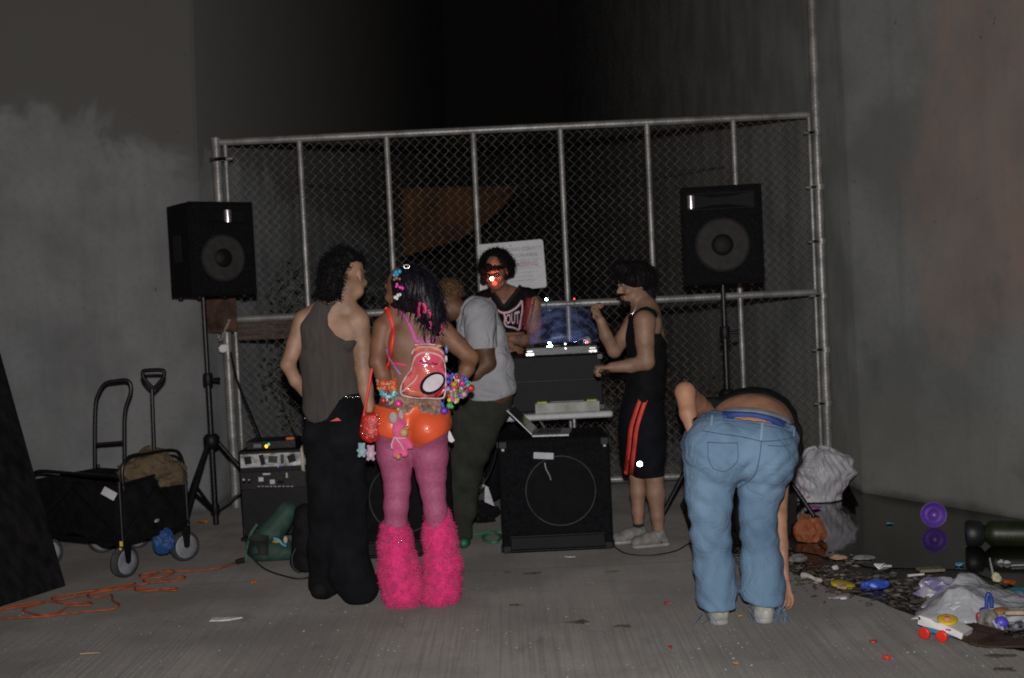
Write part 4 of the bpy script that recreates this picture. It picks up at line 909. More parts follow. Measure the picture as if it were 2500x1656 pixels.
def flatbit(name, label, cat, px, py, w_, h_, m, tilt=0, seed=1, rot=0, z=.010, th=.006, amp=.25):
    c = G(px, py, z); r_ = random.Random(seed); pts = []
    for k in range(10):
        a = 2*math.pi*k/10; q = 1+r_.uniform(-amp, amp); x, y = w_*math.cos(a)*q, h_*math.sin(a)*q; pts.append((x*math.cos(rot)-y*math.sin(rot), x*math.sin(rot)+y*math.cos(rot)))
    zz = [r_.uniform(0, tilt) for _ in pts]; vs = [c+V(x, y, q) for (x, y), q in zip(pts, zz)]+[c+V(x*.93, y*.93, q+th) for (x, y), q in zip(pts, zz)]; n = 10
    vs += [c+V(0, 0, tilt*.8+th*1.2), c+V(0, 0, 0)]; fs = [(i, (i+1) % n, n+(i+1) % n, n+i) for i in range(n)]+[(n+i, n+(i+1) % n, 2*n) for i in range(n)]+[((i+1) % n, i, 2*n+1) for i in range(n)]
    return tag(mk(name, vs, fs, m), label, cat)
GR = 'small scraps of rubbish on the concrete and in the puddle'
flatbit('floating_litter', 'magenta plastic piece floating below the white plastic bag', 'litter', 1983, 1243, .05, .045, cm('magenta', (.4, .04, .35)), .02, 2)
def scrap(name, label, cat, px, py, r_, m, seed, amp=.35, sc_=2.2): 
    c = G(px, py, 0); return lump(name, (c.x, c.y, r_[2]*.55+.008), r_, m, None, seed, amp, sc_, label=label, cat=cat, sub=3, floor=.010)
scrap('orange_bag', 'crumpled orange bag standing in the puddle beside the bending person', 'bag', 1981, 1326, (.085, .05, .10), cm('orange', (.27, .075, .028), .7), 12)
scrap('rag', 'dull grey crumpled rag at the near edge of the puddle, left of the other scraps', 'rag', 1948, 1374, (.055, .04, .025), cm('greyrag', (.16, .15, .14), .8), 13)
scrap('paper_scrap', 'peach and white crumpled paper scrap at the puddle edge', 'litter', 2046, 1368, (.045, .03, .014), cm('peach', (.4, .26, .19), .8), 14)
scrap('plastic_scrap', 'long grey plastic scrap lying in the puddle', 'litter', 2108, 1369, (.07, .03, .013), cm('greyplastic', (.24, .25, .25), .5), 15)
flatbit('paper_scrap', 'bright white torn paper piece at the puddle edge', 'litter', 2158, 1391, .048, .05, cm('white', (.62, .62, .66), .7), .03, 16)
scrap('paper_scrap', 'small white crumpled pellet in the mud beside the bending person', 'litter', 2039, 1394, (.018, .016, .014), cm('white2', (.55, .55, .56), .7), 17)
m = MB(); a, b_ = G(1961, 1405, .02), G(2003, 1418, .018); m.tube(smooth_curve([a, (a*2+b_)/3+V(0, 0, .006), (a+b_*2)/3, b_], 3), [.018, .017, .015, .012, .011, .010, .010, .012, .014, .012], 8); tag(m.build('plastic_spoon', cm('bone', (.5, .48, .43), .5), None, True), 'dirty white spoon shaped piece on the wet edge', 'litter')
m = MB(); c = G(2057, 1424, .02); m.lathe([(.058, 0), (.062, .006), (.058, .014), (.03, .016), (0, .018)], c-V(0, 0, .012), (.12, -.1, 1), 20); yl_ = tag(m.build('yellow_litter', cm('yellow', (.52, .40, .02), .4), None, True), 'oval yellow lid on the muddy edge of the puddle', 'lid')
flatbit('paper_scrap', 'pinkish scrap under the yellow lid', 'litter', 2056, 1436, .03, .02, cm('pink', (.4, .22, .2), .7), .01, 18)
scrap('plastic_wrapper', 'crumpled bright blue wrapper on the mud between the yellow lid and the clear wrap', 'wrapper', 2136, 1440, (.065, .03, .026), cm('blue', (.04, .09, .5), .4), 19)
scrap('plastic_wrapper', 'torn white and purple wrapper on dry concrete just short of the puddle', 'wrapper', 2046, 1466, (.052, .018, .01), cm('mixed', (.35, .25, .3), .5), 20)
scrap('plastic_scrap', 'tiny bright silver scrap on dry concrete beside the torn wrapper', 'litter', 2060, 1468, (.014, .01, .008), cm('silver', (.6, .62, .7), .3), 21)
m = MB(); m.tube([G(2216, 1406, .02), G(2256, 1402, .022)], [.008, .006], 6); tag(m.build('white_straw', cm('straw', (.55, .55, .53), .5), None, True), 'short white stick lying in the puddle', 'stick')
a, b_ = G(2240, 1391, .015), G(2304, 1390, .015); m = MB(); m.box((a+b_)/2, ((b_-a).length, .07, .015), Matrix.Rotation(.03, 3, 'Z'), bev=.004); tag(m.build('wood_offcut', cm('palewood', (.19, .165, .12), .8), None), 'pale flat wood offcut at the edge of the puddle', 'wood')
flatbit('floating_litter', 'small light blue bottle top floating in the puddle', 'litter', 2341, 1381, .024, .02, cm('cyan', (.05, .25, .42)), .01, 22)
flatbit('floating_litter', 'faint blue scrap on the water left of the purple dish', 'litter', 2172, 1280, .026, .02, cm('cyan2', (.06, .16, .22)), .01, 23)
M_clr = mat('crumpled_clear_wrap', (.26, .25, .23), .25, var=.6, scale=16, bump=.8, bscale=30, bdist=.01, col2=(.13, .11, .3))
scrap('plastic_wrap', 'crumpled clear and purple plastic wrap heap on the mud', 'wrapper', 2296, 1456, (.115, .06, .055), M_clr, 24, .4, 2.8)
flatbit('plastic_scrap', 'orange scrap in the puddle near the right edge', 'litter', 2467, 1428, .03, .04, cm('orange2', (.42, .1, .02)), .02, 25)
scrap('plastic_scrap', 'pale yellow scrap standing at the puddle edge', 'litter', 2433, 1424, (.022, .018, .028), cm('paleyellow', (.5, .47, .3)), 26)
scrap('plastic_wrapper', 'teal wrapper behind the plastic sheet at the right edge', 'wrapper', 2484, 1455, (.06, .03, .02), cm('teal', (.03, .14, .18)), 27)
scrap('plastic_scrap', 'small white scrap in the mud above the plastic sheet', 'litter', 2343, 1434, (.022, .015, .01), cm('white3', (.42, .42, .42)), 28)
m = MB(); m.tube([G(2428, 1418, .01), A(2416, 1362, G(2428, 1418).y)], [.010, .004], 6); tag(m.build('plastic_stick', cm('greystick', (.2, .21, .22), .4), None, True), 'thin grey stick poking up out of the puddle', 'stick')
for (x, y, s_) in ((2443, 1379, 31), (2459, 1381, 32)): scrap('paper_scrap', ('left' if s_ == 31 else 'right')+' one of two small white pellets floating near the green bottle', 'litter', x, y, (.014, .012, .012), cm('white4', (.4, .42, .42)), s_)
m = MB(); m.tube([G(2468, 1381, .015), G(2520, 1379, .015)], .006, 6); tag(m.build('plastic_straw', cm('straw2', (.28, .3, .31), .5), None, True), 'grey straw floating in front of the green bottle', 'straw')
flatbit('orange_peel', 'orange peel on the floor left of the black boots', 'litter', 620, 1424, .016, .014, cm('peel', (.45, .14, .02)), .008, 33)
a, b_ = G(196, 1596, .008), G(246, 1590, .008); m = MB(); m.box((a+b_)/2, ((b_-a).length, .028, .006), Matrix.Rotation(.08, 3, 'Z'), bev=.002); tag(m.build('wooden_stick', cm('tan', (.38, .28, .19), .8), None), 'flat tan wooden stick on the concrete at the lower left', 'stick')
flatbit('paper_scrap', 'long white flattened paper on the concrete in front of the black boots', 'litter', 552, 1513, .082, .034, cm('white5', (.5, .5, .48), .8), .006, 34, amp=.2)
flatbit('blue_litter', 'small blue cap by the left pink leg warmer', 'litter', 871, 1384, .026, .022, cm('blue2', (.03, .12, .35)), .014, 35)
flatbit('paper_scrap', 'small white card lying in front of the square subwoofer', 'litter', 1393, 1361, .032, .022, cm('white6', (.42, .42, .42)), .004, 36, amp=.12)
flatbit('orange_plastic', 'orange plastic scrap by the left speaker stand', 'litter', 494, 1278, .04, .03, cm('orange3', (.4, .12, .02)), .02, 37)
for (x, y, s_, l_) in ((2133, 1569, 38, 'flat red petal on the concrete left of the toy car'), (1628, 1475, 39, 'small dark red scrap on the floor left of the jeans'), (1637, 1582, 40, 'tiny red scrap on the floor below the jeans')):
    flatbit('red_scrap', l_, 'litter', x, y, .016 if s_ < 40 else .008, .014, cm('red', (.42, .03, .03)), .005, s_)
scrap('red_scrap', 'bright red crumpled scrap on the floor nearest the camera', 'litter', 2166, 1614, (.017, .015, .010), cm('red2', (.55, .03, .02)), 41)
flatbit('yellow_scrap', 'yellow brown scrap between the trainers of the bending person', 'litter', 1808, 1506, .012, .01, cm('ochre2', (.3, .2, .05)), .006, 42)
flatbit('orange_scrap', 'tiny orange scrap at the bottom edge of the floor', 'litter', 1797, 1622, .012, .01, cm('ochre3', (.4, .2, .05)), .006, 43)
for i, (x, y, w_, h_) in enumerate(((1415, 1520, .05, .03), (1520, 1530, .042, .016), (1258, 1478, .026, .012), (1300, 1401, .045, .014), (2440, 1603, .05, .02), (2453, 1636, .035, .02), (1495, 1397, .03, .01), (1240, 1398, .02, .01))):
    loc_ = ('largest dark dead leaf below the subwoofer', 'thin dark dead leaf right of the largest one', 'small dead leaf right of the pink leg warmers', 'dark dead leaf just below the subwoofer', 'brown dead leaf below the dark picture frame', 'dead leaf at the lower right corner', 'thin dead leaf left of the jeans', 'tiny dead leaf below the left corner of the subwoofer')[i]
    o = flatbit('dead_leaf', loc_, 'leaf', x, y, w_, h_, cm('leaf', (.085, .07, .05), .8), .005, 50+i, th=.002, amp=.5); o['group'] = 'dead leaves on the floor'
# purple dish leaning upright
YD = 7.18; c = A(2278, 1259, YD); m = MB(); R = 31/FPX*YD; m.lathe([(0, -.006), (R*.38, -.006), (R*.43, .010), (R*.48, .010), (R*.53, -.003), (R*.60, -.002), (R*.93, .018), (R, .022), (R, .014), (R*.6, -.014), (0, -.016)], (c.x, YD, R+.008), (-.15, -1, .1), 36)
tag(m.build('purple_dish', mat('purple_plastic', (.12, .045, .36), .4, var=.15, scale=12, bump=.05, spec=.6), None, True), 'round purple plastic dish standing on edge in the puddle', 'dish')
# big green bottle
gb = thing('green_bottle', 'large green plastic bottle lying at the foot of the right wall', 'bottle', G(2440, 1330))
c = G(2405, 1338, 0); ax = V(1, -.28, -.0).normalized(); rB = .074; cB = V(c.x, c.y, rB+.008)
M_gb = mat('green_bottle_plastic', (.013, .019, .005), .45, var=.5, scale=5, bump=.1)
MB().lathe([(rB*.6, -.0), (rB*.97, .03), (rB, .06), (rB*.97, .3), (rB, .55), (rB*.8, .6)], cB, ax, 26).build('body', M_gb, gb, True)
MB().lathe([(rB*.9, -.10), (rB*1.05, -.08), (rB*.95, -.02), (rB*.6, .0)], cB, ax, 24).build('cap', mat('dark_cap', (.010, .012, .013), .5), gb, True)
# plastic sheet
N_ = 44; vs = []; fs = []
ps = [(2190, 1508), (2322, 1444), (2420, 1452), (2700, 1500), (2700, 1545), (2520, 1522), (2330, 1532), (2240, 1522)]
g00, g10, g11, g01 = G(2225, 1520), G(2560, 1538), G(2620, 1462), G(2275, 1466)
for j in range(N_+1):
    for i in range(N_+1):
        u, v_ = i/N_, j/N_; uo = u+.05*math.sin(v_*7); p = g00*(1-u)*(1-v_)+g10*u*(1-v_)+g11*u*v_+g01*(1-u)*v_
        e = min(1, u*4)*min(1, v_*5)*min(1, (1-v_)*4); n_ = noise.noise(V(u*5, v_*4, 3)); n2 = 1-abs(noise.noise(V(u*9, v_*5, 8)))*2
        hgt = .016+e*(.05+.06*math.sin(min(1, u*1.6)*math.pi)**2+.035*n_+.012*n2)*(1.2-u*.5)
        p = p+V(noise.noise(V(u*6, v_*6, 1))*.05*(1-e), noise.noise(V(u*6, v_*6, 5))*.05*(1-e), hgt); vs.append(p)
for j in range(N_):
    for i in range(N_): a = j*(N_+1)+i; fs.append((a, a+1, a+N_+2, a+N_+1))
M_sheet = mat('translucent_sheet', (.40, .41, .44), .35, var=.18, scale=5, bump=.3, bscale=40, bdist=.004, crease=.02, cscale=9)
o = mk('plastic_sheet', vs, fs, M_sheet, None, True); o.modifiers.new('solid', 'SOLIDIFY').thickness = .003; tag(o, 'crumpled milky plastic sheet spread behind the toy car', 'plastic sheet')
scrap('plastic_cup', 'bright purple and pink plastic piece on the plastic sheet at the right edge', 'litter', 2493, 1492, (.04, .03, .035), cm('violet', (.35, .06, .45), .4), 60)
# toy car
cw1 = G(2260, 1559); cw2 = G(2299, 1566); tx = (cw2-cw1); tx.z = 0; Lc = tx.length; tx.normalize(); ty = V(-tx.y, tx.x, 0)
tc_ = thing('toy_car', 'white toy vehicle with red wheels and a yellow oval top, by the plastic sheet', 'toy', cw1)
Tm = Matrix.Translation(Vector((cw1.x, cw1.y, 0))) @ Matrix((tx, ty, V(0, 0, 1))).transposed().to_4x4() @ Matrix.Scale(.76, 4)
Rt = .033; M_tw = mat('toy_white', (.66, .66, .66), .35, bump=0); M_tr = mat('toy_red', (.62, .03, .02), .35, bump=0); M_tt = mat('toy_teal', (.03, .24, .32), .4, bump=0); M_ty = mat('toy_yellow', (.62, .42, .02), .4, bump=0)
MB(Tm).box((.07, .065, .05), (.20, .11, .045), bev=.01).build('base', M_tt, tc_)
MB(Tm).prism([V(x, .0, z) for x, z in ((-.045, .075), (-.035, .125), (.03, .115), (.06, .10), (.10, .10), (.17, .08), (.215, .062), (.205, .03), (.10, .06), (-.03, .07))], (0, .13, 0)).build('body', M_tw, tc_)
for x in (0, Lc/.76+.008):
    for y in (-.012, .135): MB(Tm).lathe([(Rt*.9, -.011), (Rt, -.007), (Rt, .009), (Rt*.85, .013), (Rt*.35, .009), (0, .011)], (x, y, Rt), (0, -1, 0), 22).build('wheel', M_tr, tc_, True)
o = MB(Tm).lathe([(.052, 0), (.055, .006), (.045, .013), (.02, .011), (0, .013)], (.105, .055, .108), (.15, -.28, 1), 24).build('yellow_top', M_ty, tc_, True)
MB(Tm).lathe([(.02, 0), (.016, .006), (0, .007)], (.107, .048, .121), (.15, -.28, 1), 12).build('pink_button', mat('toy_pink', (.6, .2, .25), .5), tc_, True)
MB(Tm).ball((-.032, -.002, .108), (.006, .004, .009)).build('eye_spot', M_bplas, tc_, True); MB(Tm).box((.135, -.004, .072), (.03, .006, .008)).build('pink_stripe', mat('toy_purple', (.3, .05, .15), .5), tc_)
# dark picture frame on the ground
f0, f1, f2, f3 = G(2318, 1560, .0), G(2388, 1586, .0), G(2452, 1561, .0), G(2378, 1541, .0)
fr_ = thing('wooden_tray', 'dark brown wooden tray frame on the concrete in front of the plastic sheet', 'frame', (f0+f2)/2)
M_fw = mat('dark_brown_wood', (.045, .024, .015), .6, var=.4, scale=8, bump=.3)
ce = (f0+f1+f2+f3)/4; Q = [f0, f1, f2, f3]; m = MB(); h_ = .038
for i in range(4):
    a, b_ = Q[i], Q[(i+1) % 4]; ai, bi = a+(ce-a)*.28, b_+(ce-b_)*.28
    m.add([a+V(0, 0, .01), b_+V(0, 0, .01), bi+V(0, 0, .01), ai+V(0, 0, .01), a+V(0, 0, h_), b_+V(0, 0, h_), bi+V(0, 0, h_-.01), ai+V(0, 0, h_-.01)], [(3, 2, 1, 0), (4, 5, 6, 7), (0, 1, 5, 4), (1, 2, 6, 5), (2, 3, 7, 6), (3, 0, 4, 7)])
m.build('frame', M_fw, fr_)
m = MB(); m.prism([q_+(ce-q_)*.26+V(0, 0, .012) for q_ in Q], (0, 0, .008)); m.build('panel', mat('brown_panel', (.075, .04, .028), .5, var=.3), fr_)
# clutter of toys
def ballthing(name, label, cat, x, y, rr_, m): 
    c = G(x, y, 0); o = MB().ball((c.x, c.y, rr_[2]+.02), rr_, 16, 10).build(name, m, None, True); return tag(o, label, cat)
scrap('glass_globe', 'clear glass ball with a silver glint on the plastic sheet', 'ball', 2413, 1535, (.045, .04, .05), mat('cloudy_glass', (.30, .29, .26), .12, var=.5, scale=20, bump=.2, spec=.8), 61, .08, 2)
m = MB(); c = G(2420, 1536, 0); m.tube(smooth_curve([c+V(-.01, .02, .07), c+V(-.008, .02, .12), c+V(.0, .02, .15), c+V(.012, .02, .13), c+V(.012, .02, .09)], 4), .009, 8); tag(m.build('toy_loop', cm('deepblue', (.02, .06, .28), .4), None, True), 'deep blue plastic loop sticking up behind the glass ball', 'toy')
ballthing('toy_piece', 'blue and purple toy piece right of the glass ball', 'toy', 2446, 1546, (.03, .026, .026), cm('blueviolet', (.08, .07, .5), .35))
ballthing('toy_piece', 'small red toy piece left of the glass ball', 'toy', 2391, 1534, (.014, .014, .026), cm('toyred', (.4, .05, .05), .4))
ballthing('toy_piece', 'orange and brown toy piece behind the glass ball', 'toy', 2445, 1520, (.042, .03, .024), cm('toybrown', (.25, .11, .05), .5))
ballthing('toy_piece', 'dark blue toy piece left of the blue loop', 'toy', 2400, 1518, (.028, .022, .024), cm('navy', (.025, .05, .17), .5))
flatbit('toy_piece', 'white and blue plastic blade leaning between the toys', 'toy', 2434, 1540, .016, .05, cm('paleblue', (.45, .47, .6), .4), .05, 62)
a, b_ = G(2452, 1517, .03), G(2570, 1530, .03); m = MB(); m.box((a+b_)/2+V(0, 0, .05), ((b_-a).length, .03, .018), Matrix.Rotation(-.12, 3, 'Z'), bev=.004); tag(m.build('wood_stick', cm('palestick', (.42, .32, .22), .7), None), 'pale wooden stick lying across the plastic sheet at the right edge', 'stick')
scrap('foil_scrap', 'glittering foil scraps right of the blue toy piece', 'litter', 2478, 1540, (.06, .03, .018), mat('foil', (.3, .3, .34), .25, .5, var=.7, scale=40, bump=.9, bscale=60), 63, .5, 4)
flatbit('mud_patch', 'wet brown cardboard right of the dark wooden frame', 'cardboard', 2490, 1572, .17, .06, cm('brownmud', (.045, .028, .02), .6), .01, 64)
# things near the white shirted person's feet
tr1 = thing('rag', 'black crumpled cloth on the floor left of the square subwoofer', 'rag', G(1185, 1278)); c = G(1186, 1280)
lump('cloth', (c.x, c.y+.05, .06), (.085, .07, .09), M_blkn, tr1, 71, .4, 2.2, floor=.008)
c = A(1193, 1222, 7.45); m = MB(); m.prism([A(1184, 1186, 7.45), A(1192, 1190, 7.45), A(1207, 1236, 7.45), A(1197, 1232, 7.45), A(1183, 1225, 7.45)], (0, .02, .0)); tag(m.build('paper_flag', cm('whiteflag', (.5, .5, .56), .7), None), 'narrow white triangular paper leaning on the black cloth', 'paper')
# stones and grit: nobody could count them
m = MB(); r_ = random.Random(9)
for i in range(520):
    px = r_.uniform(-60, 2560); py = r_.triangular(1380, 1700, 1560)
    if px > 1700 and py < 1345+(px-1700)*.26: continue
    c = G(px, py); s = r_.choice((.0022, .003, .004, .0045, .006))*r_.uniform(.6, 1.3); o = len(m.v)
    m.add([c+V(s*r_.uniform(.7, 1.4), 0, s*.3), c+V(0, s*r_.uniform(.7, 1.3), s*.3), c+V(-s, 0, s*.3), c+V(0, -s, s*.3), c+V(0, 0, s), c+V(0, 0, 0)], [(0, 1, 4), (1, 2, 4), (2, 3, 4), (3, 0, 4), (1, 0, 5), (2, 1, 5), (3, 2, 5), (0, 3, 5)])
tag(m.build('grit', mat('pale_grit', (.30, .29, .27), .8, var=.5, scale=3, bump=0)), 'pale grit and crumbs scattered over the concrete', 'grit', kind='stuff')
m = MB()
for i in range(900):
    t_ = r_.random(); px = 1760+t_*820; py = 1368+(px-1760)*.245+r_.gauss(-14, 20)+8*math.sin(px*.02)
    if py < 1340: continue
    c = G(px, py); a = r_.uniform(0, 6.28); L_ = r_.uniform(.004, .022)*(1 if r_.random() < .9 else 2.2); w_ = r_.uniform(.002, .008); d = V(math.cos(a), math.sin(a), r_.uniform(-.1, .25)); n_ = V(-math.sin(a), math.cos(a), 0); c = c+V(0, 0, .009)
    m.add([c-d*L_-n_*w_, c+d*L_-n_*w_, c+d*L_+n_*w_, c-d*L_+n_*w_, c-d*L_*.6+V(0, 0, w_), c+d*L_*.6+V(0, 0, w_)], [(0, 1, 5, 4), (1, 2, 5), (2, 3, 4, 5), (3, 0, 4), (3, 2, 1, 0)])
crumbs = MB()
for i in range(90):
    t_ = r_.random(); px = 1900+t_*640; py = 1352+(px-1760)*.235+r_.gauss(-12, 26)
    if py < 1338 or (px > 2225 and py > 1478): continue
    c = G(px, py); s = r_.uniform(.006, .022); vs_ = []
    for a_ in range(7): an = a_*.9; q_ = s*r_.uniform(.5, 1.5); vs_.append(c+V(math.cos(an)*q_, math.sin(an)*q_*.8, .010+r_.uniform(0, s*.5)))
    crumbs.add(vs_+[c+V(0, 0, .012+s*.55), c+V(0, 0, .006)], [(k_, (k_+1) % 7, 7) for k_ in range(7)]+[((k_+1) % 7, k_, 8) for k_ in range(7)])
tag(crumbs.build('litter_crumbs', mat('mixed_scraps', (.13, .115, .10), .6, var=1.0, scale=2.2, bump=0, col2=(.045, .035, .035))), 'small torn scraps trodden into the mud along the puddle', 'scraps', kind='stuff')
tag(m.build('mud_debris', mat('mud_crumbs', (.05, .042, .034), .7, var=.9, scale=25, bump=0, col2=(.02, .018, .015))), 'dark wet crumbs and leaf litter along the puddle edge', 'debris', kind='stuff')
# ================================================================ PEOPLE
def skin(n, c): return mat('skin_'+n, c, .6, var=.17, scale=13, bump=.12, bscale=70, sss=.08, bdist=.002)
M_hairb = mat('black_hair', (.0045, .0035, .004), .7, spec=.2, var=.4, scale=40, bump=.3, bscale=160, stretch=(1, 1, .3)); 
def person(label, loc): return thing('person', label, 'person', (loc.x, loc.y, 0))
def below(zc, up_=False):
    return (lambda f, X, Y, Z: np.maximum(f, zc-Z)) if up_ else (lambda f, X, Y, Z: np.maximum(f, Z-zc))
GZ = lambda f, X, Y, Z: np.maximum(f, .004-Z)
def clothfn(poly=None, s=1., seed=0, amp=.003, floor=False, hole=None):
    def fn(f, X, Y, Z):
        f = f+wr(X, Y, Z, s, seed)*amp
        if poly is not None: f = np.maximum(f, poly(X, Y, Z))
        if hole is not None: f = np.maximum(f, -hole(X, Y, Z))
        if floor: f = np.maximum(f, .004-Z)
        return f
    return fn
# ---------------------------------------------------------------- A: man in the racerback tank top
F = Fig(6.1); PA = person('man seen from behind in a brown racerback tank top and wide black trousers', G(830, 1462))
SK_A = skin('light_tan', (.30, .175, .115))
hA, T_, B_ = head(F.p(851, 676), (.46, .89, -.06), s=1.0)
tor = F.chain([(806, 778, 0, 52), (800, 830, 0, 60), (803, 900, 0, 57), (810, 960, 0, 58), (815, 1010, 0, 64), (818, 1060, 0, 66)], .62, .03) + [cone(F.p(752, 782), F.r(27), F.p(866, 782), F.r(29), .04, .75), cone(F.p(836, 735), F.r(22), F.p(766, 768), F.r(17), .04), cone(F.p(826, 735), F.r(22), F.p(868, 768), F.r(19), .04)]
sc_p = [ell(F.p(768, 812, -.055), (F.r(26), .03, F.r(36)), None, .03), ell(F.p(842, 812, -.055), (F.r(28), .03, F.r(36)), None, .03)]
arms = F.chain([(742, 784, -.01, 27), (722, 840, -.02, 21), (703, 890, -.05, 17.5), (722, 930, -.02, 15), (748, 965, .03, 11.5)], 1, .015) + F.chain([(874, 784, -.01, 29), (882, 840, -.01, 24), (886, 900, -.02, 19.5), (893, 950, -.04, 18), (903, 1000, -.06, 13)], 1, .015)
neck = F.chain([(840, 705, .0, 25), (824, 748, 0, 25)], 1, .02)
hnd = hand(F.p(903, 1002, -.06), (0, .05, -1), (-1, .3, 0), .95, .35, -1)+hand(F.p(750, 967, .035), (.4, .5, -.6), (0, 0, -1), .9, .3)
bA = sdf('body', hA+tor+sc_p+arms+neck+hnd, SK_A, PA, .0065, 0)
shirtpoly = poly2([(774, 727), (783, 731), (791, 740), (803, 744), (816, 741), (824, 733), (833, 731), (812, 748), (801, 770), (803, 795), (822, 819), (846, 832), (866, 830), (900, 850), (895, 962), (876, 963), (858, 963), (840, 969), (820, 995), (802, 1021), (790, 1030), (772, 1034), (751, 1026), (735, 1000), (690, 850), (727, 802), (757, 761)], 6.05)
M_tank = mat('brown_rib_knit', (.050, .043, .038), .9, var=.15, scale=12, bump=.35, bscale=90, stretch=(4, 4, .5))
torc = [dict(q) for q in tor]+sc_p; 
sdf('tank_top', torc, M_tank, PA, .0065, .015, clothfn(shirtpoly, .8, 2, .0025), relax=1)
M_btr = mat('black_twill', (.006, .0068, .0085), .95, spec=.15, crease=.02, cscale=5, var=.35, scale=10, bump=.3, bscale=200)
tr = F.chain([(814, 985, 0, 60), (818, 1060, 0, 68)], .66, .05)+F.chain([(786, 1060, 0, 40), (795, 1200, 0, 38), (797, 1330, 0, 40), (793, 1420, .02, 38)], .9, .025)+F.chain([(846, 1060, 0, 44), (849, 1200, -.03, 43), (850, 1330, -.04, 44), (858, 1400, -.06, 48), (876, 1430, -.07, 46)], .9, .025)
trp = poly2([(730, 975), (760, 975), (800, 962), (846, 958), (900, 957), (1000, 1200), (1000, 1500), (650, 1500), (650, 1100)], 6.05)
sdf('trousers', tr+tor[3:6], M_btr, PA, .008, .006, clothfn(trp, .55, 4, .005, True))
sh = F.chain([(792, 1438, .02, 26), (780, 1440, -.04, 22)], 1, .03)+F.chain([(862, 1440, -.05, 32), (894, 1432, -.08, 29)], 1, .04)
sdf('boots', sh, mat('black_boot', (.006, .006, .0065), .85, spec=.2), PA, .008, 0, GZ)
# curly hair: mass plus curls; the right front is cut back so that face and ear show
hp = [ell(F.p(832, 660, -.01), (F.r(46), .10, F.r(47)), None, .02), cone(F.p(812, 690, -.03), F.r(31), F.p(808, 708, -.03), F.r(27), .03), cone(F.p(845, 645, .0), F.r(38), F.p(866, 640, .05), F.r(20), .03), cone(F.p(818, 700, -.05), F.r(25), F.p(838, 712, -.04), F.r(14), .03)]
facecut = poly2([(858, 643), (876, 640), (905, 650), (905, 760), (838, 760), (838, 715), (840, 690), (848, 668), (855, 655)], 6.1)
hf = lambda f, X, Y, Z: np.maximum(f+wr(X, Y, Z, 2.2, 3)*.006+wr(X, Y, Z, 4.5, 1)*.003, np.where(Y < 6.16, -facecut(X, Y, Z), -1))
hA_ = sdf('hair', hp, M_hairb, PA, .007, .004, hf)
strands(hA_, 2600, .036, .006, 1.0, .012, 3, .9, 5, keep=lambda p: not (p.x > F.p(860, 660).x and p.y < 6.1))
TA = bvh(*[o for o in PA.children if o.name.split('.')[0] in ('trousers', 'tank_top')])
m = MB()
for i, (x, y) in enumerate([(843, 968), (848, 971), (854, 969), (861, 971), (868, 969), (875, 970), (746, 1021)]):
    q = hit(TA, x, y, 6.0, .006); m.ball(q, (.0045, .003, .0045), 8, 6)
m.build('belt_studs', mat('chrome_stud', (.8, .8, .8), .2, .9, bump=0), PA, True)
m = MB(); q = [hit(TA, x, y, 6.0, .008) for x, y in ((806, 1029), (824, 1020), (833, 1027))]; m.prism(q, (0, .004, 0)); m.build('red_patch', mat('red_cloth', (.6, .06, .05), .6), PA)
# ---------------------------------------------------------------- B: person in the pink leg warmers
F = Fig(5.95); PB = person('person seen from behind in glossy orange shorts, pink tights and fluffy pink leg warmers', G(1030, 1478))
SK_B = skin('brown', (.18, .084, .045))
hB, T_, B_ = head(F.p(986, 708), (-.82, .56, -.08), s=.98)
tor = F.chain([(1010, 800, 0, 50), (1013, 840, 0, 60), (1012, 890, 0, 57), (1008, 940, 0, 60), (1003, 990, 0, 74), (1003, 1035, 0, 80)], .62, .03)+[cone(F.p(952, 792), F.r(28), F.p(1072, 808), F.r(30), .04, .75), cone(F.p(1000, 757), F.r(22), F.p(955, 778), F.r(18), .04), cone(F.p(1005, 760), F.r(22), F.p(1068, 790), F.r(18), .04)]
tor += [ell(F.p(975, 840, -.055), (F.r(26), .03, F.r(38)), None, .03), ell(F.p(1048, 840, -.055), (F.r(28), .03, F.r(38)), None, .03)]
but = [ell(F.p(960, 1040, -.05), (F.r(45), .10, F.r(44)), None, .03), ell(F.p(1044, 1046, -.055), (F.r(47), .105, F.r(46)), None, .03)]
arms = F.chain([(937, 800, -.01, 27), (928, 845, -.02, 24), (922, 884, -.05, 21), (934, 915, -.06, 18), (946, 940, -.05, 13.5)], 1, .015)+F.chain([(1084, 815, -.01, 29), (1116, 842, -.01, 23), (1148, 874, -.02, 20.5), (1140, 900, -.06, 18), (1124, 932, -.07, 13)], 1, .015)
hnd = hand(F.p(946, 942, -.05), (.25, .25, -.95), (1, .5, 0), .9, .4)+hand(F.p(1122, 934, -.07), (-.6, .3, -.7), (-.2, 1, 0), .9, .4, -1)
bB = sdf('body', hB+tor+but+arms+F.chain([(992, 735, 0, 23), (1002, 775, 0, 25)], 1, .02)+hnd, SK_B, PB, .0065, 0)
M_tights = mat('mauve_tights', (.37, .085, .175), .6, var=.12, scale=60, bump=.2, bscale=300)
legs = F.chain([(960, 1055, -.02, 45), (962, 1110, -.01, 41), (968, 1150, 0, 35), (970, 1191, 0, 31), (967, 1235, .0, 29), (966, 1280, .02, 27), (967, 1455, .03, 19)], 1, .02)+F.chain([(1046, 1060, -.02, 46), (1050, 1115, -.01, 43), (1053, 1160, 0, 35), (1057, 1200, 0, 29), (1063, 1245, 0, 27), (1068, 1300, .02, 27), (1070, 1455, .03, 19)], 1, .02)
tz = F.p(1000, 1030).z
sdf('tights', legs+tor[4:5]+but, M_tights, PB, .008, .002, lambda f, X, Y, Z: np.maximum(np.maximum(f, Z-tz), .006-Z))
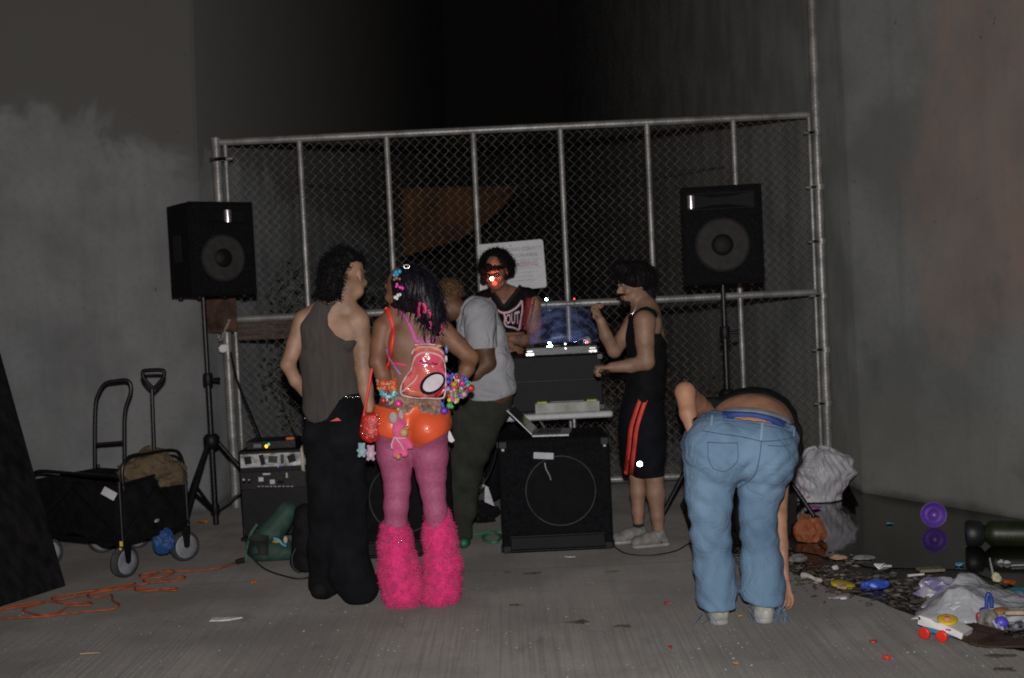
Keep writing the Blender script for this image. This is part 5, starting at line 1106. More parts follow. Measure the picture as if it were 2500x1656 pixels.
M_or = mat('orange_patent', (.74, .105, .035), .38, var=.06, scale=8, bump=.08, bscale=14, coat=.45, bdist=.008, crease=.01, cscale=5)
sp = poly2([(895, 990), (930, 993), (975, 1001), (1010, 990), (1030, 988), (1060, 1006), (1100, 1004), (1115, 1040), (1096, 1055), (1062, 1072), (1035, 1088), (1021, 1094), (1002, 1086), (960, 1072), (922, 1060), (895, 1048)], 5.85)
shB = sdf('shorts', tor[3:6]+but+legs[:1]+legs[6:7]+[cone(F.p(958, 1020), F.r(40), F.p(1050, 1025), F.r(42), .06, .95)], M_or, PB, .0065, .009, lambda f, X, Y, Z: np.maximum(f+np.sin(X*40+Z*25)*.0012, sp(X, Y, Z)))
M_fur = mat('hot_pink_fur', (.74, .018, .19), .8, var=.15, scale=22, bump=.4, bscale=120, sheen=.25)
for pts, yt, sd in (([(965, 1290, .02, 31), (966, 1330, .02, 35), (973, 1390, .01, 42), (985, 1440, 0, 43), (986, 1462, 0, 38)], 1277, 1), ([(1069, 1265, .02, 29), (1073, 1310, .02, 34), (1080, 1380, .01, 39), (1078, 1435, 0, 40), (1071, 1462, 0, 37)], 1252, 2)):
    zc = F.p(1000, yt).z; o = sdf('leg_warmer', F.chain(pts, 1, .04), M_fur, PB, .01, 0, lambda f, X, Y, Z: np.maximum(np.maximum(f+wr(X, Y, Z, 1.6, sd)*.004, Z-zc), .006-Z))
    strands(o, 13000, .022, .0028, .45, .003, sd, .45, 2, clump=1.1)
m = MB()
for x, y in ((949, 1322), (935, 1317), (981, 1321), (975, 1322), (1097, 1282)): m.ball(F.p(x, y, -.125), .005, 8, 6)
m.build('glitter_gem', mat('violet_gem', (.5, .25, .6), .15, .5, bump=0), PB, True)
TBb = bvh(bB)
# top straps
M_pk = mat('pink_strap', (.52, .10, .30), .6, bump=.1); M_np = mat('neon_pink', (.85, .06, .22), .5, bump=0); M_lil = mat('lilac_strap', (.33, .16, .40), .5, bump=0)
ribbon('bra_strap', TBb, [(969, 752), (982, 765), (995, 785), (1006, 808), (1016, 836)], 10, M_pk, PB, 5.87, .005)
ribbon('bra_strap', TBb, [(1083, 785), (1072, 806), (1062, 832)], 10, M_pk, PB, 5.87, .005)
ribbon('bra_strap', TBb, [(1014, 832), (1038, 836), (1062, 832)], 13, M_pk, PB, 5.87, .006)
ribbon('string', TBb, [(954, 887), (972, 889), (992, 892)], 5, M_np, PB, 5.87, .005)
ribbon('string', TBb, [(944, 852), (948, 870), (956, 884), (968, 902), (978, 915)], 6, M_lil, PB, 5.87, .005)
# hair
hp = [ell(F.p(1005, 702, -.01), (F.r(54), .115, F.r(56)), None, .02), cone(F.p(990, 735, -.04), F.r(28), F.p(966, 742, -.02), F.r(13), .03), cone(F.p(1030, 715, -.04), F.r(42), F.p(1054, 770, -.06), F.r(29), .04), cone(F.p(1054, 770, -.06), F.r(28), F.p(1066, 808, -.07), F.r(13), .03)]
fc = poly2([(930, 690), (957, 690), (960, 712), (962, 738), (930, 745)], 5.95)
M_hairp = mat('black_purple_hair', (.006, .004, .010), .5, spec=.3, var=.5, scale=30, bump=.4, bscale=80, stretch=(1, 1, .2))
hB_ = sdf('hair', hp, M_hairp, PB, .007, .003, lambda f, X, Y, Z: np.maximum(f+wr(X*1.5, Y, Z*.25, 3.0, 2)*.004, -fc(X, Y, Z)))
strands(hB_, 1500, .06, .004, 1.6, .004, 4, .35, 4, keep=lambda p: p.x > F.p(968, 700).x)
m = MB()
for pts in ([(1044, 778, -.09), (1036, 805, -.11), (1037, 832, -.11), (1046, 844, -.11)], [(1056, 790, -.1), (1062, 812, -.12), (1060, 834, -.12), (1052, 842, -.12)], [(1070, 790, -.09), (1078, 812, -.1), (1084, 820, -.1)], [(1050, 790, -.11), (1054, 820, -.12), (1053, 838, -.12)]): m.tube(smooth_curve([F.p(*q) for q in pts], 5), [.008]*5+[.006]*5+[.004]*6 if len(pts) == 4 else .005, 6)
m.build('loose_curls', M_hairp, PB, True)
TH = bvh(hB_, bB)
for pts, w_ in (([(1025, 738), (1023, 755), (1023, 778)], 6), ([(1033, 740), (1038, 752), (1036, 765)], 8), ([(1044, 755), (1050, 768), (1049, 776)], 5), ([(1050, 785), (1052, 795), (1050, 802)], 5), ([(1080, 790), (1078, 805), (1074, 815)], 5)):
    ribbon('pink_streak', TH, pts, w_, M_np, PB, 5.83, .006, label='hot pink streak in the black hair')
def clip(nm, pts, m_, w_=None):
    mb = MB()
    for x, y, r_ in pts: mb.ball(hit(TH, x, y, 5.84, .008), (r_, r_*.6, r_), 8, 6)
    mb.build('hair_clip', m_, PB, True, label=nm)
clip('blue and teal hair clip', [(962, 672, .011), (968, 666, .013), (976, 664, .012), (970, 672, .009)], mat('clip_blue', (.03, .28, .5), .35))
clip('pink bow hair clip', [(969, 695, .008), (973, 699, .007), (978, 702, .008), (983, 705, .009), (968, 701, .006)], mat('clip_pink', (.7, .06, .4), .35))
clip('white square hair clip', [(966, 726, .010), (973, 721, .011), (978, 719, .008), (970, 729, .008)], mat('clip_white', (.65, .65, .65), .35))
clip('brown butterfly clip', [(964, 683, .008), (969, 680, .009), (975, 682, .007)], mat('clip_brown', (.25, .12, .06), .4))
m = MB(); q = hit(TH, 992, 652, 5.84, .01); m.tube([q+V(.014*math.cos(t), -.004, .009*math.sin(t)) for t in np.linspace(0, 6.28, 15)[:-1]], .0035, 6, True); m.build('hair_ring', mat('silver', (.7, .7, .68), .25, .8, bump=0), PB, True)
# lace rosettes on the waist
M_lace = mat('tan_lace', (.26, .15, .105), .8, var=.5, scale=60, bump=.7, bscale=90)
for x, y, rx in ((985, 985, 25), (1050, 990, 29)):
    q = F.p(x, y, -.125); R = F.r(rx); prof = []
    for i in range(14): prof.append((R*(1-i/14), -.01+.004*i/14*3+(.006 if i % 2 else 0)))
    MB().lathe(prof+[(0, .012)], q, (0, -1, .1), 30).build('lace_rosette', M_lace, PB, True)
# bead bracelets
BC = {'orange': (.8, .17, .03), 'green': (.1, .45, .15), 'teal': (.05, .38, .45), 'white': (.75, .72, .75), 'magenta': (.7, .05, .3), 'yellow': (.7, .52, .05), 'purple': (.16, .05, .45), 'blue': (.06, .14, .55), 'red': (.55, .04, .04), 'peach': (.6, .38, .28), 'lilac': (.45, .35, .65)}
br = {k: MB() for k in BC}; rr = random.Random(4)
def bead(c, x, y, d, r_): br[c].ball(F.p(x, y, d), r_*rr.uniform(.85, 1.15), 9, 7)
for i in range(90):
    x = rr.uniform(1092, 1150); y = rr.uniform(915, 985)
    if abs((x-1121)*.7-(y-950)*.75) > 30 and abs(x-1121)+abs(y-950) > 42: continue
    if (x-1121)+(y-950)*1.2 > 40: continue
    bead(rr.choice(['yellow', 'magenta', 'purple', 'blue', 'white', 'green', 'lilac', 'peach', 'teal', 'red', 'magenta', 'blue']), x, y, -.09-rr.uniform(0, .04), rr.choice((.008, .010, .012, .007)))
for c, x, y, r_ in (('purple', 1084, 1003, .022), ('green', 1097, 991, .015), ('green', 1103, 993, .012), ('teal', 1143, 940, .013), ('red', 1149, 948, .018), ('magenta', 1128, 936, .016), ('yellow', 1108, 939, .012), ('lilac', 1094, 950, .012), ('peach', 1133, 963, .016), ('white', 1112, 982, .008), ('yellow', 1097, 977, .011), ('blue', 1078, 985, .009), ('blue', 1081, 991, .009), ('magenta', 973, 986, .018), ('purple', 946, 990, .007), ('lilac', 952, 986, .007), ('yellow', 972, 999, .008), ('red', 936, 978, .014)): bead(c, x, y, -.13, r_)
for i in range(26):
    t_ = i/26*3.14; bead(('orange', 'green', 'orange', 'teal', 'red')[i % 5], 943+22*math.cos(t_), 928+10*math.sin(t_)-(x-x), -.08-.02*math.sin(t_), .008)
for i in range(60): bead(rr.choice(('orange', 'orange', 'red')), rr.uniform(923, 966), rr.uniform(932, 952), -.075-rr.uniform(0, .02), .010)
for i in range(34):
    t_ = i/33*2.6+.1; k = rr.uniform(.75, 1.1); bead('teal' if i % 4 else 'white', 949-20*math.cos(t_)*k, 955+20*math.sin(t_)*k-4, -.10, .010)
for i in range(16): bead(rr.choice(('yellow', 'green', 'white', 'peach')), rr.uniform(938, 975), rr.uniform(972, 984), -.105, .006)
for c in BC:
    if br[c].v:
        cs_ = [br[c].v[i] for i in range(0, len(br[c].v), 72)]; cs_ = [sum((br[c].v[i+q_] for q_ in range(72)), Vector())/72 for i in range(0, len(br[c].v), 72)]; cs_.sort(key=lambda v: (v.x, v.z))
        for q_, z_ in zip(cs_[:-1], cs_[1:]):
            if (q_-z_).length < .13: br[c].tube([q_, z_], .0012, 4)
        br[c].build('bead_bracelet', mat('bead_'+c, BC[c], .3, bump=0, var=.25, scale=40), PB, True, label=c+' beads of the bracelets')
# pink transparent backpack
pk = thing('pink_backpack', 'small shiny pink see through backpack with pale piping worn on a bare back', 'backpack', F.p(1040, 975, -.13))
M_vin = mat('pink_vinyl', (.62, .045, .17), .16, var=.1, scale=9, bump=.6, bscale=16, coat=1, col2=(.55, .16, .06), bdist=.012)
pr = [cone(F.p(1040, 868, -.14), F.r(30), F.p(1056, 872, -.14), F.r(30), .03, .7), cone(F.p(1012, 940, -.14), F.r(30), F.p(1054, 936, -.14), F.r(34), .04, .7), cone(F.p(1035, 890, -.14), F.r(32), F.p(1048, 920, -.14), F.r(38), .03, .7)]
pb_ = sdf('pouch', pr, M_vin, pk, .0055, 0, lambda f, X, Y, Z: f+wr(X, Y, Z, .9, 7)*.0022)
TP = bvh(pb_); M_pip = mat('pale_piping', (.58, .40, .42), .5, bump=0)
for pts, w_ in (([(1004, 905), (992, 920), (981, 940), (978, 956), (984, 966), (1010, 971), (1045, 973), (1078, 973), (1086, 962), (1088, 930), (1086, 895), (1080, 875), (1062, 864), (1035, 861), (1016, 870), (1008, 885), (1004, 905)], 4), ([(1005, 866), (1012, 854), (1030, 848), (1055, 849), (1075, 856), (1083, 866)], 4), ([(1012, 843), (1040, 840), (1078, 845)], 3.5), ([(980, 958), (995, 945), (1012, 930), (1020, 915)], 3)):
    ribbon('piping', TP, pts, w_, M_pip, pk, 5.76, .005)
for pts in ([(1010, 856), (1035, 852), (1060, 853), (1082, 860)], [(1014, 847), (1045, 844), (1076, 849)]): ribbon('flap_band', TP, pts, 7, mat('orange_vinyl', (.55, .16, .08), .3, coat=1), pk, 5.77, .004)
q = hit(TP, 1056, 936, 5.74, .010); m = MB(); Rm = Matrix.Rotation(R_(-32), 3, 'Y')
m.add([q+Rm@V(F.r(33)*math.cos(t), -.004, F.r(23)*math.sin(t)) for t in np.linspace(0, 6.283, 29)[:-1]]+[q+Rm@V(F.r(33)*math.cos(t), .012, F.r(23)*math.sin(t)) for t in np.linspace(0, 6.283, 29)[:-1]], [tuple(range(28))[::-1], tuple(range(28, 56))]+[(i, (i+1) % 28, 28+(i+1) % 28, 28+i) for i in range(28)]); m.build('patch_rim', mat('dark_navy_vinyl', (.008, .008, .02), .85, spec=.1), pk)
m = MB(); m.add([q+Rm@V(F.r(27)*math.cos(t)+.004, -.008, F.r(17)*math.sin(t)) for t in np.linspace(0, 6.283, 29)[:-1]]+[q+Rm@V(F.r(27)*math.cos(t)+.004, .0, F.r(17)*math.sin(t)) for t in np.linspace(0, 6.283, 29)[:-1]], [tuple(range(28))[::-1], tuple(range(28, 56))]+[(i, (i+1) % 28, 28+(i+1) % 28, 28+i) for i in range(28)]); m.build('oval_patch', mat('pale_patch', (.52, .46, .50), .5), pk)
ribbon('crimson_stripe', TP, [(1062, 968), (1074, 960), (1084, 946)], 10, mat('crimson_vinyl', (.35, .01, .03), .3, coat=1), pk, 5.76, .006)
ribbon('crimson_squiggle', TP, [(1025, 884), (1031, 880), (1034, 888), (1041, 885), (1048, 889), (1055, 886), (1062, 890), (1068, 887)], 4, mat('dark_crimson', (.20, .01, .04), .4), pk, 5.76, .005)
ribbon('rosy_pocket', TP, [(990, 950), (1005, 960), (1030, 962), (1045, 966)], 16, mat('orange_pink_vinyl', (.6, .17, .10), .25, coat=1), pk, 5.76, .003)
m = MB(); m.ball(F.p(1090, 853, -.12), (.009, .009, .022)); m.build('blue_buckle', mat('blue_buckle', (.12, .2, .45), .3), pk, True)
m = MB(); m.ball(F.p(1089, 876, -.12), (.008, .008, .018)); m.build('pale_buckle', mat('pale_buckle', (.5, .5, .5), .3), pk, True)
# red handbag with strap, two plush charms, doll charm
hb_ = thing('handbag', 'small red beaded handbag hanging on a red strap beside the orange shorts', 'handbag', F.p(905, 1080, -.1))
M_red = mat('red_beadwork', (.50, .02, .015), .35, var=.45, scale=45, bump=.7, bscale=110, coat=.4)
pr = [cone(F.p(902, 1030, -.12), F.r(20), F.p(900, 1058, -.12), F.r(21), .02, .5), cone(F.p(908, 1030, -.12), F.r(20), F.p(906, 1058, -.12), F.r(21), .02, .5)]
hbo = sdf('pouch', pr, M_red, hb_, .006, 0, lambda f, X, Y, Z: f+wr(X, Y, Z, 4, 1)*.0015)
ribbon('strap', TBb, [(940, 752), (948, 760), (956, 785), (959, 810), (957, 835), (953, 862), (948, 890), (944, 902)], 9, mat('red_strap', (.72, .035, .02), .5, bump=.1), hb_, 5.86, .008)
m = MB(); a = [A(908, 900, 5.84), A(898, 960, 5.83), A(886, 1022, 5.83)]; m.tube(a, .0065, 6); m.build('strap', MATS['red_strap'], hb_, True)
m = MB(); TQ = bvh(hbo)
for x, y in ((882, 1040), (903, 1055), (918, 1050), (925, 1022), (925, 1035), (890, 1012), (915, 1018), (896, 1068), (910, 1068), (885, 1058), (920, 1014)): m.ball(hit(TQ, x, y, 5.8, .003), .0045, 7, 5)
m.build('sparkle_bead', mat('pink_crystal', (.8, .5, .45), .15, .4, bump=0), hb_, True)
def plush(label, x, y, r_, col, col2, d=-.13, cat='plush toy'):
    t_ = thing('plush_charm', label, cat, F.p(x, y+r_*2, d)); m_ = mat('plush_'+label[:12].strip().replace(' ', '_'), col, .9, bump=.6, bscale=200, sheen=.4); k = r_
    pr = [ell(F.p(x, y-k*.75, d), F.r(k*.62), None, .012), ell(F.p(x, y+k*.3, d), (F.r(k*.68), F.r(k*.55), F.r(k*.8)), None, .012)]
    for s in (-1, 1): pr += [ell(F.p(x+s*k*.45, y-k*1.25, d), F.r(k*.24), None, .006), ell(F.p(x+s*k*.72, y+k*.0, d-.01), F.r(k*.26), None, .008), ell(F.p(x+s*k*.45, y+k*1.0, d-.015), F.r(k*.34), None, .008)]
    sdf('body', pr, m_, t_, .004, 0); MB().ball(F.p(x, y+k*.3, d-F.r(k*.5)), (F.r(k*.38), .004, F.r(k*.45))).build('belly', mat('plush_belly_'+label[:5].strip(), col2, .9), t_, True); return t_
plush('pale blue plush bear charm hanging under the red handbag', 883, 1100, 13, (.26, .45, .5), (.5, .45, .5), -.14)
plush('pale pink plush bear charm hanging under the red handbag', 905, 1107, 14, (.5, .30, .42), (.35, .4, .5), -.13)
dl = thing('doll_charm', 'pink hooded baby doll charm with grey bunny ears hanging on the orange shorts', 'doll', F.p(975, 1118, -.19)); dd_ = -.19
M_dp = mat('doll_pink_plush', (.72, .10, .26), .9, bump=.6, bscale=200, sheen=.3)
pr = [ell(F.p(977, 1048, dd_), (F.r(19), .032, F.r(24)), None, .01), cone(F.p(974, 1035, dd_), F.r(12), F.p(972, 1018, dd_), F.r(6), .015), ell(F.p(977, 1083, dd_), (F.r(17), .03, F.r(22)), None, .01), cone(F.p(990, 1075, dd_), F.r(8), F.p(1001, 1090, dd_), F.r(7), .01), cone(F.p(965, 1075, dd_), F.r(8), F.p(959, 1092, dd_), F.r(6), .01), cone(F.p(984, 1098, dd_), F.r(9), F.p(988, 1108, dd_-.01), F.r(8), .01), cone(F.p(969, 1098, dd_), F.r(9), F.p(966, 1110, dd_-.01), F.r(8), .01)]
sdf('plush_suit', pr, M_dp, dl, .004, 0)
m = MB(); m.ball(F.p(960, 1020, dd_-.02), (F.r(11), .012, F.r(14))); m.ball(F.p(979, 1014, dd_), (F.r(7), .01, F.r(14))); m.build('bunny_ears', mat('grey_pink_plush', (.45, .38, .38), .9, bump=.5, bscale=200), dl, True)
m = MB(); m.ball(F.p(986, 1056, dd_-.03), (F.r(11), .016, F.r(11))); m.build('doll_face', mat('doll_face', (.52, .30, .16), .5), dl, True)
m = MB(); m.ball(F.p(992, 1046, dd_-.032), (F.r(8), .012, F.r(5))); m.build('doll_hair', mat('doll_hair', (.5, .24, .05), .8), dl, True)
m = MB(); m.tube([F.p(963, 1068, dd_-.03), F.p(956, 1085, dd_-.03), F.p(957, 1096, dd_-.03)], .004, 5); m.tube([F.p(966, 1069, dd_-.033), F.p(978, 1084, dd_-.04), F.p(986, 1098, dd_-.035)], .004, 5); m.tube([F.p(962, 1068, dd_-.03), F.p(975, 1071, dd_-.04), F.p(990, 1070, dd_-.03)], .003, 5); m.build('ribbon_tie', mat('pale_ribbon', (.62, .45, .48), .6), dl, True)
m = MB(); m.ball(F.p(972, 1115, dd_-.02), (F.r(6), .01, F.r(7))); m.build('doll_foot', mat('doll_foot', (.5, .22, .1), .7), dl, True)
m = MB(); m.prism([F.p(1090, 1052, .0), F.p(1097, 1050, .0), F.p(1110, 1076, .0), F.p(1103, 1081, .0), F.p(1096, 1078, 0)], (0, .01, 0)); m.build('white_tag', mat('white_cloth_tag', (.6, .58, .6), .7), PB)
# ---------------------------------------------------------------- C: person in the white T-shirt
F = Fig(7.2); PC = person('person in a pale grey white T-shirt and dark olive trousers leaning forward to the left', G(1140, 1325))
SK_C = skin('dark_brown', (.115, .05, .024))
hC_, TC, _ = head(F.p(1096, 735, .02), (-.75, .35, -.45), (-.5, .2, .85), .98)
tor = F.chain([(1158, 772, .02, 42), (1175, 820, 0, 54), (1186, 890, 0, 58), (1194, 945, 0, 62)], .72, .03)
body = hC_+tor+F.chain([(1112, 752, .02, 21), (1145, 772, .02, 27)], 1, .02)+F.chain([(1178, 830, -.12, 22), (1183, 850, -.12, 24), (1190, 886, -.12, 21), (1160, 912, -.14, 17), (1130, 925, -.15, 12)], 1, .015)+hand(F.p(1130, 925, -.15), (-1, .1, -.2), (0, 0, -1), .9, .5)
sdf('body', body, SK_C, PC, .007, 0)
sp_ = poly2([(1100, 770), (1119, 758), (1135, 733), (1160, 715), (1200, 725), (1270, 780), (1290, 955), (1264, 962), (1240, 970), (1205, 979), (1179, 981), (1150, 980), (1120, 972), (1100, 930)], 7.1)
zs_ = F.p(1175, 851, -.1).z
sl = [cone(F.p(1170, 768, -.07), F.r(40), F.p(1176, 842, -.11), F.r(37), .03, 1)]
def shf(f, X, Y, Z): return np.maximum(f+wr(X, Y, Z, .7, 8)*.004, sp_(X, Y, Z))
M_wt = mat('pale_cotton', (.33, .335, .355), .9, crease=.05, cscale=5, var=.08, scale=6, bump=.3, bscale=9, bdist=.02)
sdf('t_shirt', tor+[cone(F.p(1150, 752, .02), F.r(26), F.p(1175, 765, .0), F.r(36), .03)], M_wt, PC, .007, .010, shf)
sdf('sleeve', sl, M_wt, PC, .007, .003, lambda f, X, Y, Z: np.maximum(f+wr(X, Y, Z, .7, 5)*.003, zs_-Z))
M_ol = mat('dark_olive_cotton', (.032, .034, .027), .95, spec=.15, crease=.02, var=.2, scale=9, bump=.3, bscale=30)
sdf('trousers', F.chain([(1196, 948, .02, 58), (1184, 990, .02, 60), (1158, 1050, .02, 56), (1142, 1110, .0, 48), (1128, 1180, 0, 40), (1126, 1240, .02, 36), (1132, 1305, .02, 18)], .75, .03)+F.chain([(1150, 1000, .06, 46), (1130, 1100, .1, 44), (1110, 1200, .12, 36), (1105, 1290, .14, 20)], .8, .04), M_ol, PC, .009, .003, clothfn(None, .7, 3, .006, True))
sdf('shoes', F.chain([(1138, 1322, .0, 11), (1132, 1326, -.08, 11)], 1, .02)+F.chain([(1106, 1312, .14, 12), (1096, 1316, .06, 11)], 1, .02), mat('green_shoe', (.03, .16, .07), .5), PC, .007, .002, GZ)
hp = [ell(F.p(1098, 714, .02), (F.r(32), .085, F.r(32)), None, .02), ell(F.p(1085, 720, .03), (F.r(26), .08, F.r(24)), None, .02)]
hcp = poly2([(1075, 732), (1090, 726), (1110, 722), (1135, 726), (1150, 800), (1050, 800)], 7.2)
ho = sdf('hair', hp, mat('brown_gold_hair', (.12, .062, .024), .8, var=.5, scale=60, bump=.6, bscale=150), PC, .006, .0, lambda f, X, Y, Z: np.maximum(f+wr(X, Y, Z, 3.5, 3)*.004, np.where(Y < 7.26, -hcp(X, Y, Z), -1)))
strands(ho, 1400, .016, .004, 0, .008, 5, .8, 4)
MB().ball(A(1086, 737, 7.1), .009).build('earring', mat('pale_stone', (.5, .6, .7), .1, .5, bump=0), PC, True)
# ---------------------------------------------------------------- D: performer behind the deck
F = Fig(8.5); PD = person('performer in a black sleeveless jersey behind the table, face lit red, head bowed', V(F.p(1230, 900).x, 8.5, 0))
SK_D = skin('olive_light', (.27, .14, .085))
fd = (-.25, -1, -.38); hD, TD, BD = head(F.p(1210, 662, -.16), fd, s=1.02)
tor = F.chain([(1234, 758, -.02, 46), (1232, 800, .02, 48), (1230, 860, .05, 46), (1230, 930, .06, 48)], .66, .03)+[cone(F.p(1185, 738, 0), F.r(24), F.p(1286, 734, 0), F.r(26), .04, .9), cone(F.p(1226, 712, -.04), F.r(19), F.p(1190, 730), F.r(16), .04), cone(F.p(1228, 712, -.04), F.r(19), F.p(1278, 725), F.r(17), .04)]
arms = F.chain([(1298, 742, -.02, 23), (1303, 790, -.04, 19), (1304, 828, -.08, 16), (1275, 832, -.2, 14), (1248, 828, -.3, 10)], 1, .015)+F.chain([(1170, 745, -.02, 22), (1165, 800, -.04, 17), (1172, 835, -.1, 15), (1215, 832, -.24, 11)], 1, .015)
bD = sdf('body', hD+tor+arms+F.chain([(1214, 690, -.12, 21), (1228, 728, -.03, 23)], 1, .02)+hand(F.p(1248, 828, -.3), (-.8, -.5, -.1), (0, 0, -1), .9, .4)+hand(F.p(1215, 832, -.24), (.8, -.5, -.1), (0, 0, -1), .9, .4), SK_D, PD, .0065, 0)
jp = poly2([(1156, 745), (1160, 716), (1172, 702), (1192, 700), (1206, 714), (1230, 745), (1256, 714), (1272, 692), (1292, 694), (1316, 708), (1308, 745), (1294, 778), (1285, 811), (1240, 812), (1180, 812), (1165, 790)], 8.45)
M_jb = mat('black_mesh_jersey', (.006, .005, .0055), .85, spec=.15, var=.2, scale=30, bump=.3, bscale=200)
jer = sdf('jersey', tor, M_jb, PD, .0065, .013, clothfn(jp, .8, 6, .002))
sdf('trousers', F.chain([(1230, 850, .05, 46), (1230, 940, .06, 48)], .7, .03)+F.chain([(1208, 950, .06, 27), (1205, 1080, .06, 22), (1203, 1205, .06, 18)], 1, .03)+F.chain([(1254, 950, .06, 27), (1258, 1080, .06, 22), (1260, 1205, .06, 18)], 1, .03), M_btr, PD, .01, .006, clothfn(None, .7, 3, .003, True))
TJ = bvh(jer, bD); M_rdp = mat('dark_red_mesh', (.16, .012, .02), .7); M_let = mat('pinkish_white_lettering', (.62, .42, .45), .6, bump=0)
ribbon('collar', TJ, [(1204, 714), (1217, 732), (1230, 748), (1244, 733), (1258, 716), (1272, 697)], 9, mat('black_rib', (.008, .008, .008), .9), PD, 8.35, .004)
ribbon('side_panel', TJ, [(1296, 728), (1290, 760), (1280, 806)], 22, M_rdp, PD, 8.4, .002)
m = MB()
for pts, w_ in (([(1196, 728), (1203, 745), (1214, 757), (1228, 764), (1245, 761), (1262, 750), (1274, 734)], 4.5), ([(1274, 734), (1275, 755), (1271, 780), (1267, 806)], 4), ([(1267, 806), (1252, 800), (1238, 797), (1232, 790)], 4), ([(1232, 790), (1233, 775), (1230, 764)], 4), ([(1196, 728), (1200, 750), (1206, 768)], 4)):
    ribbon('x', TJ, pts, w_, M_let, PD, 8.38, .005, mb=m)
def drape_text(body, cx, cy, size, sx, m_, parent, T__, Yf, slant=-.03, grow=0, name='lettering'):
    vs, fs = text_mesh(body, size, size*.02, sx); mk(name, [hit(T__, cx+x, cy-y*(1+grow*x)+x*slant, Yf, .006) for x, y, z in vs], fs, m_, parent)
m.build('jersey_emblem', M_let, PD)
drape_text('OUT', 1251, 779, 37, .42, M_let, PD, TJ, 8.38, -.12, .012)
# hair, dark glasses
hp = [ell(F.p(1212, 648, -.13), (F.r(41), .112, F.r(41)), None, .02), cone(F.p(1186, 660, -.2), F.r(15), F.p(1182, 684, -.2), F.r(9), .02), cone(F.p(1240, 650, -.12), F.r(15), F.p(1248, 668, -.12), F.r(8), .02), cone(F.p(1195, 655, -.235), F.r(11), F.p(1212, 656, -.245), F.r(8), .015)]
fcp = poly2([(1198, 662), (1212, 664), (1226, 658), (1236, 654), (1241, 668), (1238, 720), (1188, 720), (1190, 690)], 8.3)
ho = sdf('hair', hp, M_hairb, PD, .0065, .002, lambda f, X, Y, Z: np.maximum(f+wr(X, Y, Z, 3.0, 5)*.004, np.where(Y < 8.34, -fcp(X, Y, Z), -1)))
strands(ho, 1300, .03, .005, .8, .006, 6, .7, 4, keep=lambda p: p.z > A(1210, 662, 8.3).z)
m = MB()
for s in (-1, 1): m.ball(TD(s*.032, .102, .006), (.021, .012, .014))
m.tube([TD(-.03, .108, .012), TD(.03, .108, .012)], .004, 6); m.tube([TD(.05, .095, .01), TD(.078, .0, .01)], .003, 5); m.build('dark_glasses', mat('smoked_lens', (.012, .012, .015), .12, bump=0), PD, True)
M_lip = mat('lips', (.35, .10, .09), .4, bump=0)
rl = thing('red_lamp', 'small glowing red lamp at the mouth of the performer in the black jersey', 'lamp', A(1201, 681, 8.17))
c = A(1201, 681, 8.17); m = MB(); m.ball(c, .0115); m.build('bulb', emis('hot_red', (1, .35, .22), 38), rl, True); 
MB().ball(A(1208, 692, 8.175), (.015, .012, .015)).build('mouth_glow', emis('soft_red', (1, .06, .04), 2.2), rl, True)  # glowing ball added for the red glow on the mouth
m = MB(); m.tube([A(1208, 690, 8.24), c+V(.004, .012, -.004)], .006, 8); m.build('stem', M_bplas, rl, True)
plamp('red_lamp_light', c+V(.0, -.035, .0), (1, .03, .02), .8, .012)
# ---------------------------------------------------------------- E: man in profile
F = Fig(7.1); PE = person('man in profile in a black tank top and black shorts with two red stripes', G(1590, 1330))
SK_E = skin('warm_tan', (.26, .15, .10))
hE, TE, BE = head(F.p(1550, 694, .0), (-1, -.33, -.14), s=.98)
X1 = (1, 0, 0)
tor = F.chain([(1576, 778, 0, 58), (1578, 830, 0, 66), (1580, 880, 0, 64), (1577, 930, 0, 62), (1570, 980, 0, 66)], .66, .03, X1)+[cone(F.p(1576, 785, -.12), F.r(30), F.p(1576, 785, .12), F.r(30), .04)]
scap = [ell(F.p(1592, 792, -.13), (F.r(22), .06, F.r(32)), None, .03)]
arms = F.chain([(1573, 785, -.2, 27), (1574, 835, -.22, 22), (1578, 884, -.22, 19.5), (1540, 893, -.24, 16.5), (1494, 897, -.26, 12)], 1, .014)+F.chain([(1548, 785, .15, 23), (1522, 825, .12, 19), (1500, 857, .08, 17), (1479, 820, .05, 15.5), (1467, 783, .03, 11)], 1, .014)
leg = F.chain([(1556, 1120, .08, 24), (1556, 1165, .08, 19), (1557, 1200, .085, 20), (1558, 1250, .08, 15), (1559, 1290, .08, 12)], 1, .015)+F.chain([(1594, 1120, -.06, 26), (1597, 1165, -.06, 22), (1601, 1205, -.055, 23), (1605, 1260, -.06, 16), (1608, 1306, -.06, 13)], 1, .015)
hnd = hand(F.p(1496, 897, -.26), (-1, -.05, .04), (.1, .1, -1), .98, 1.0, 1)+hand(F.p(1467, 785, .03), (-.38, 0, .9), (.6, -.7, .3), 1.0, .95, 1)
bE = sdf('body', hE+tor+scap+arms+leg+F.chain([(1562, 722, 0, 21), (1572, 758, 0, 24)], 1, .02)+hnd, SK_E, PE, .0062, 0)
M_tk = mat('black_jersey_knit', (.006, .0065, .008), .9, spec=.15, var=.3, scale=14, bump=.25, bscale=90)
tkp = poly2([(1535, 800), (1541, 775), (1553, 762), (1565, 752), (1580, 748), (1600, 758), (1616, 785), (1612, 812), (1640, 850), (1640, 985), (1500, 985), (1520, 850)], 6.95)
sdf('tank_top', tor, M_tk, PE, .0065, .011, clothfn(tkp, .9, 4, .003, hole=None))
z0_, z1_ = F.p(1570, 958).z, F.p(1570, 1159).z
M_sh = mat('navy_black_shorts', (.006, .007, .011), .9, spec=.15, var=.25, scale=12, bump=.25, bscale=60)
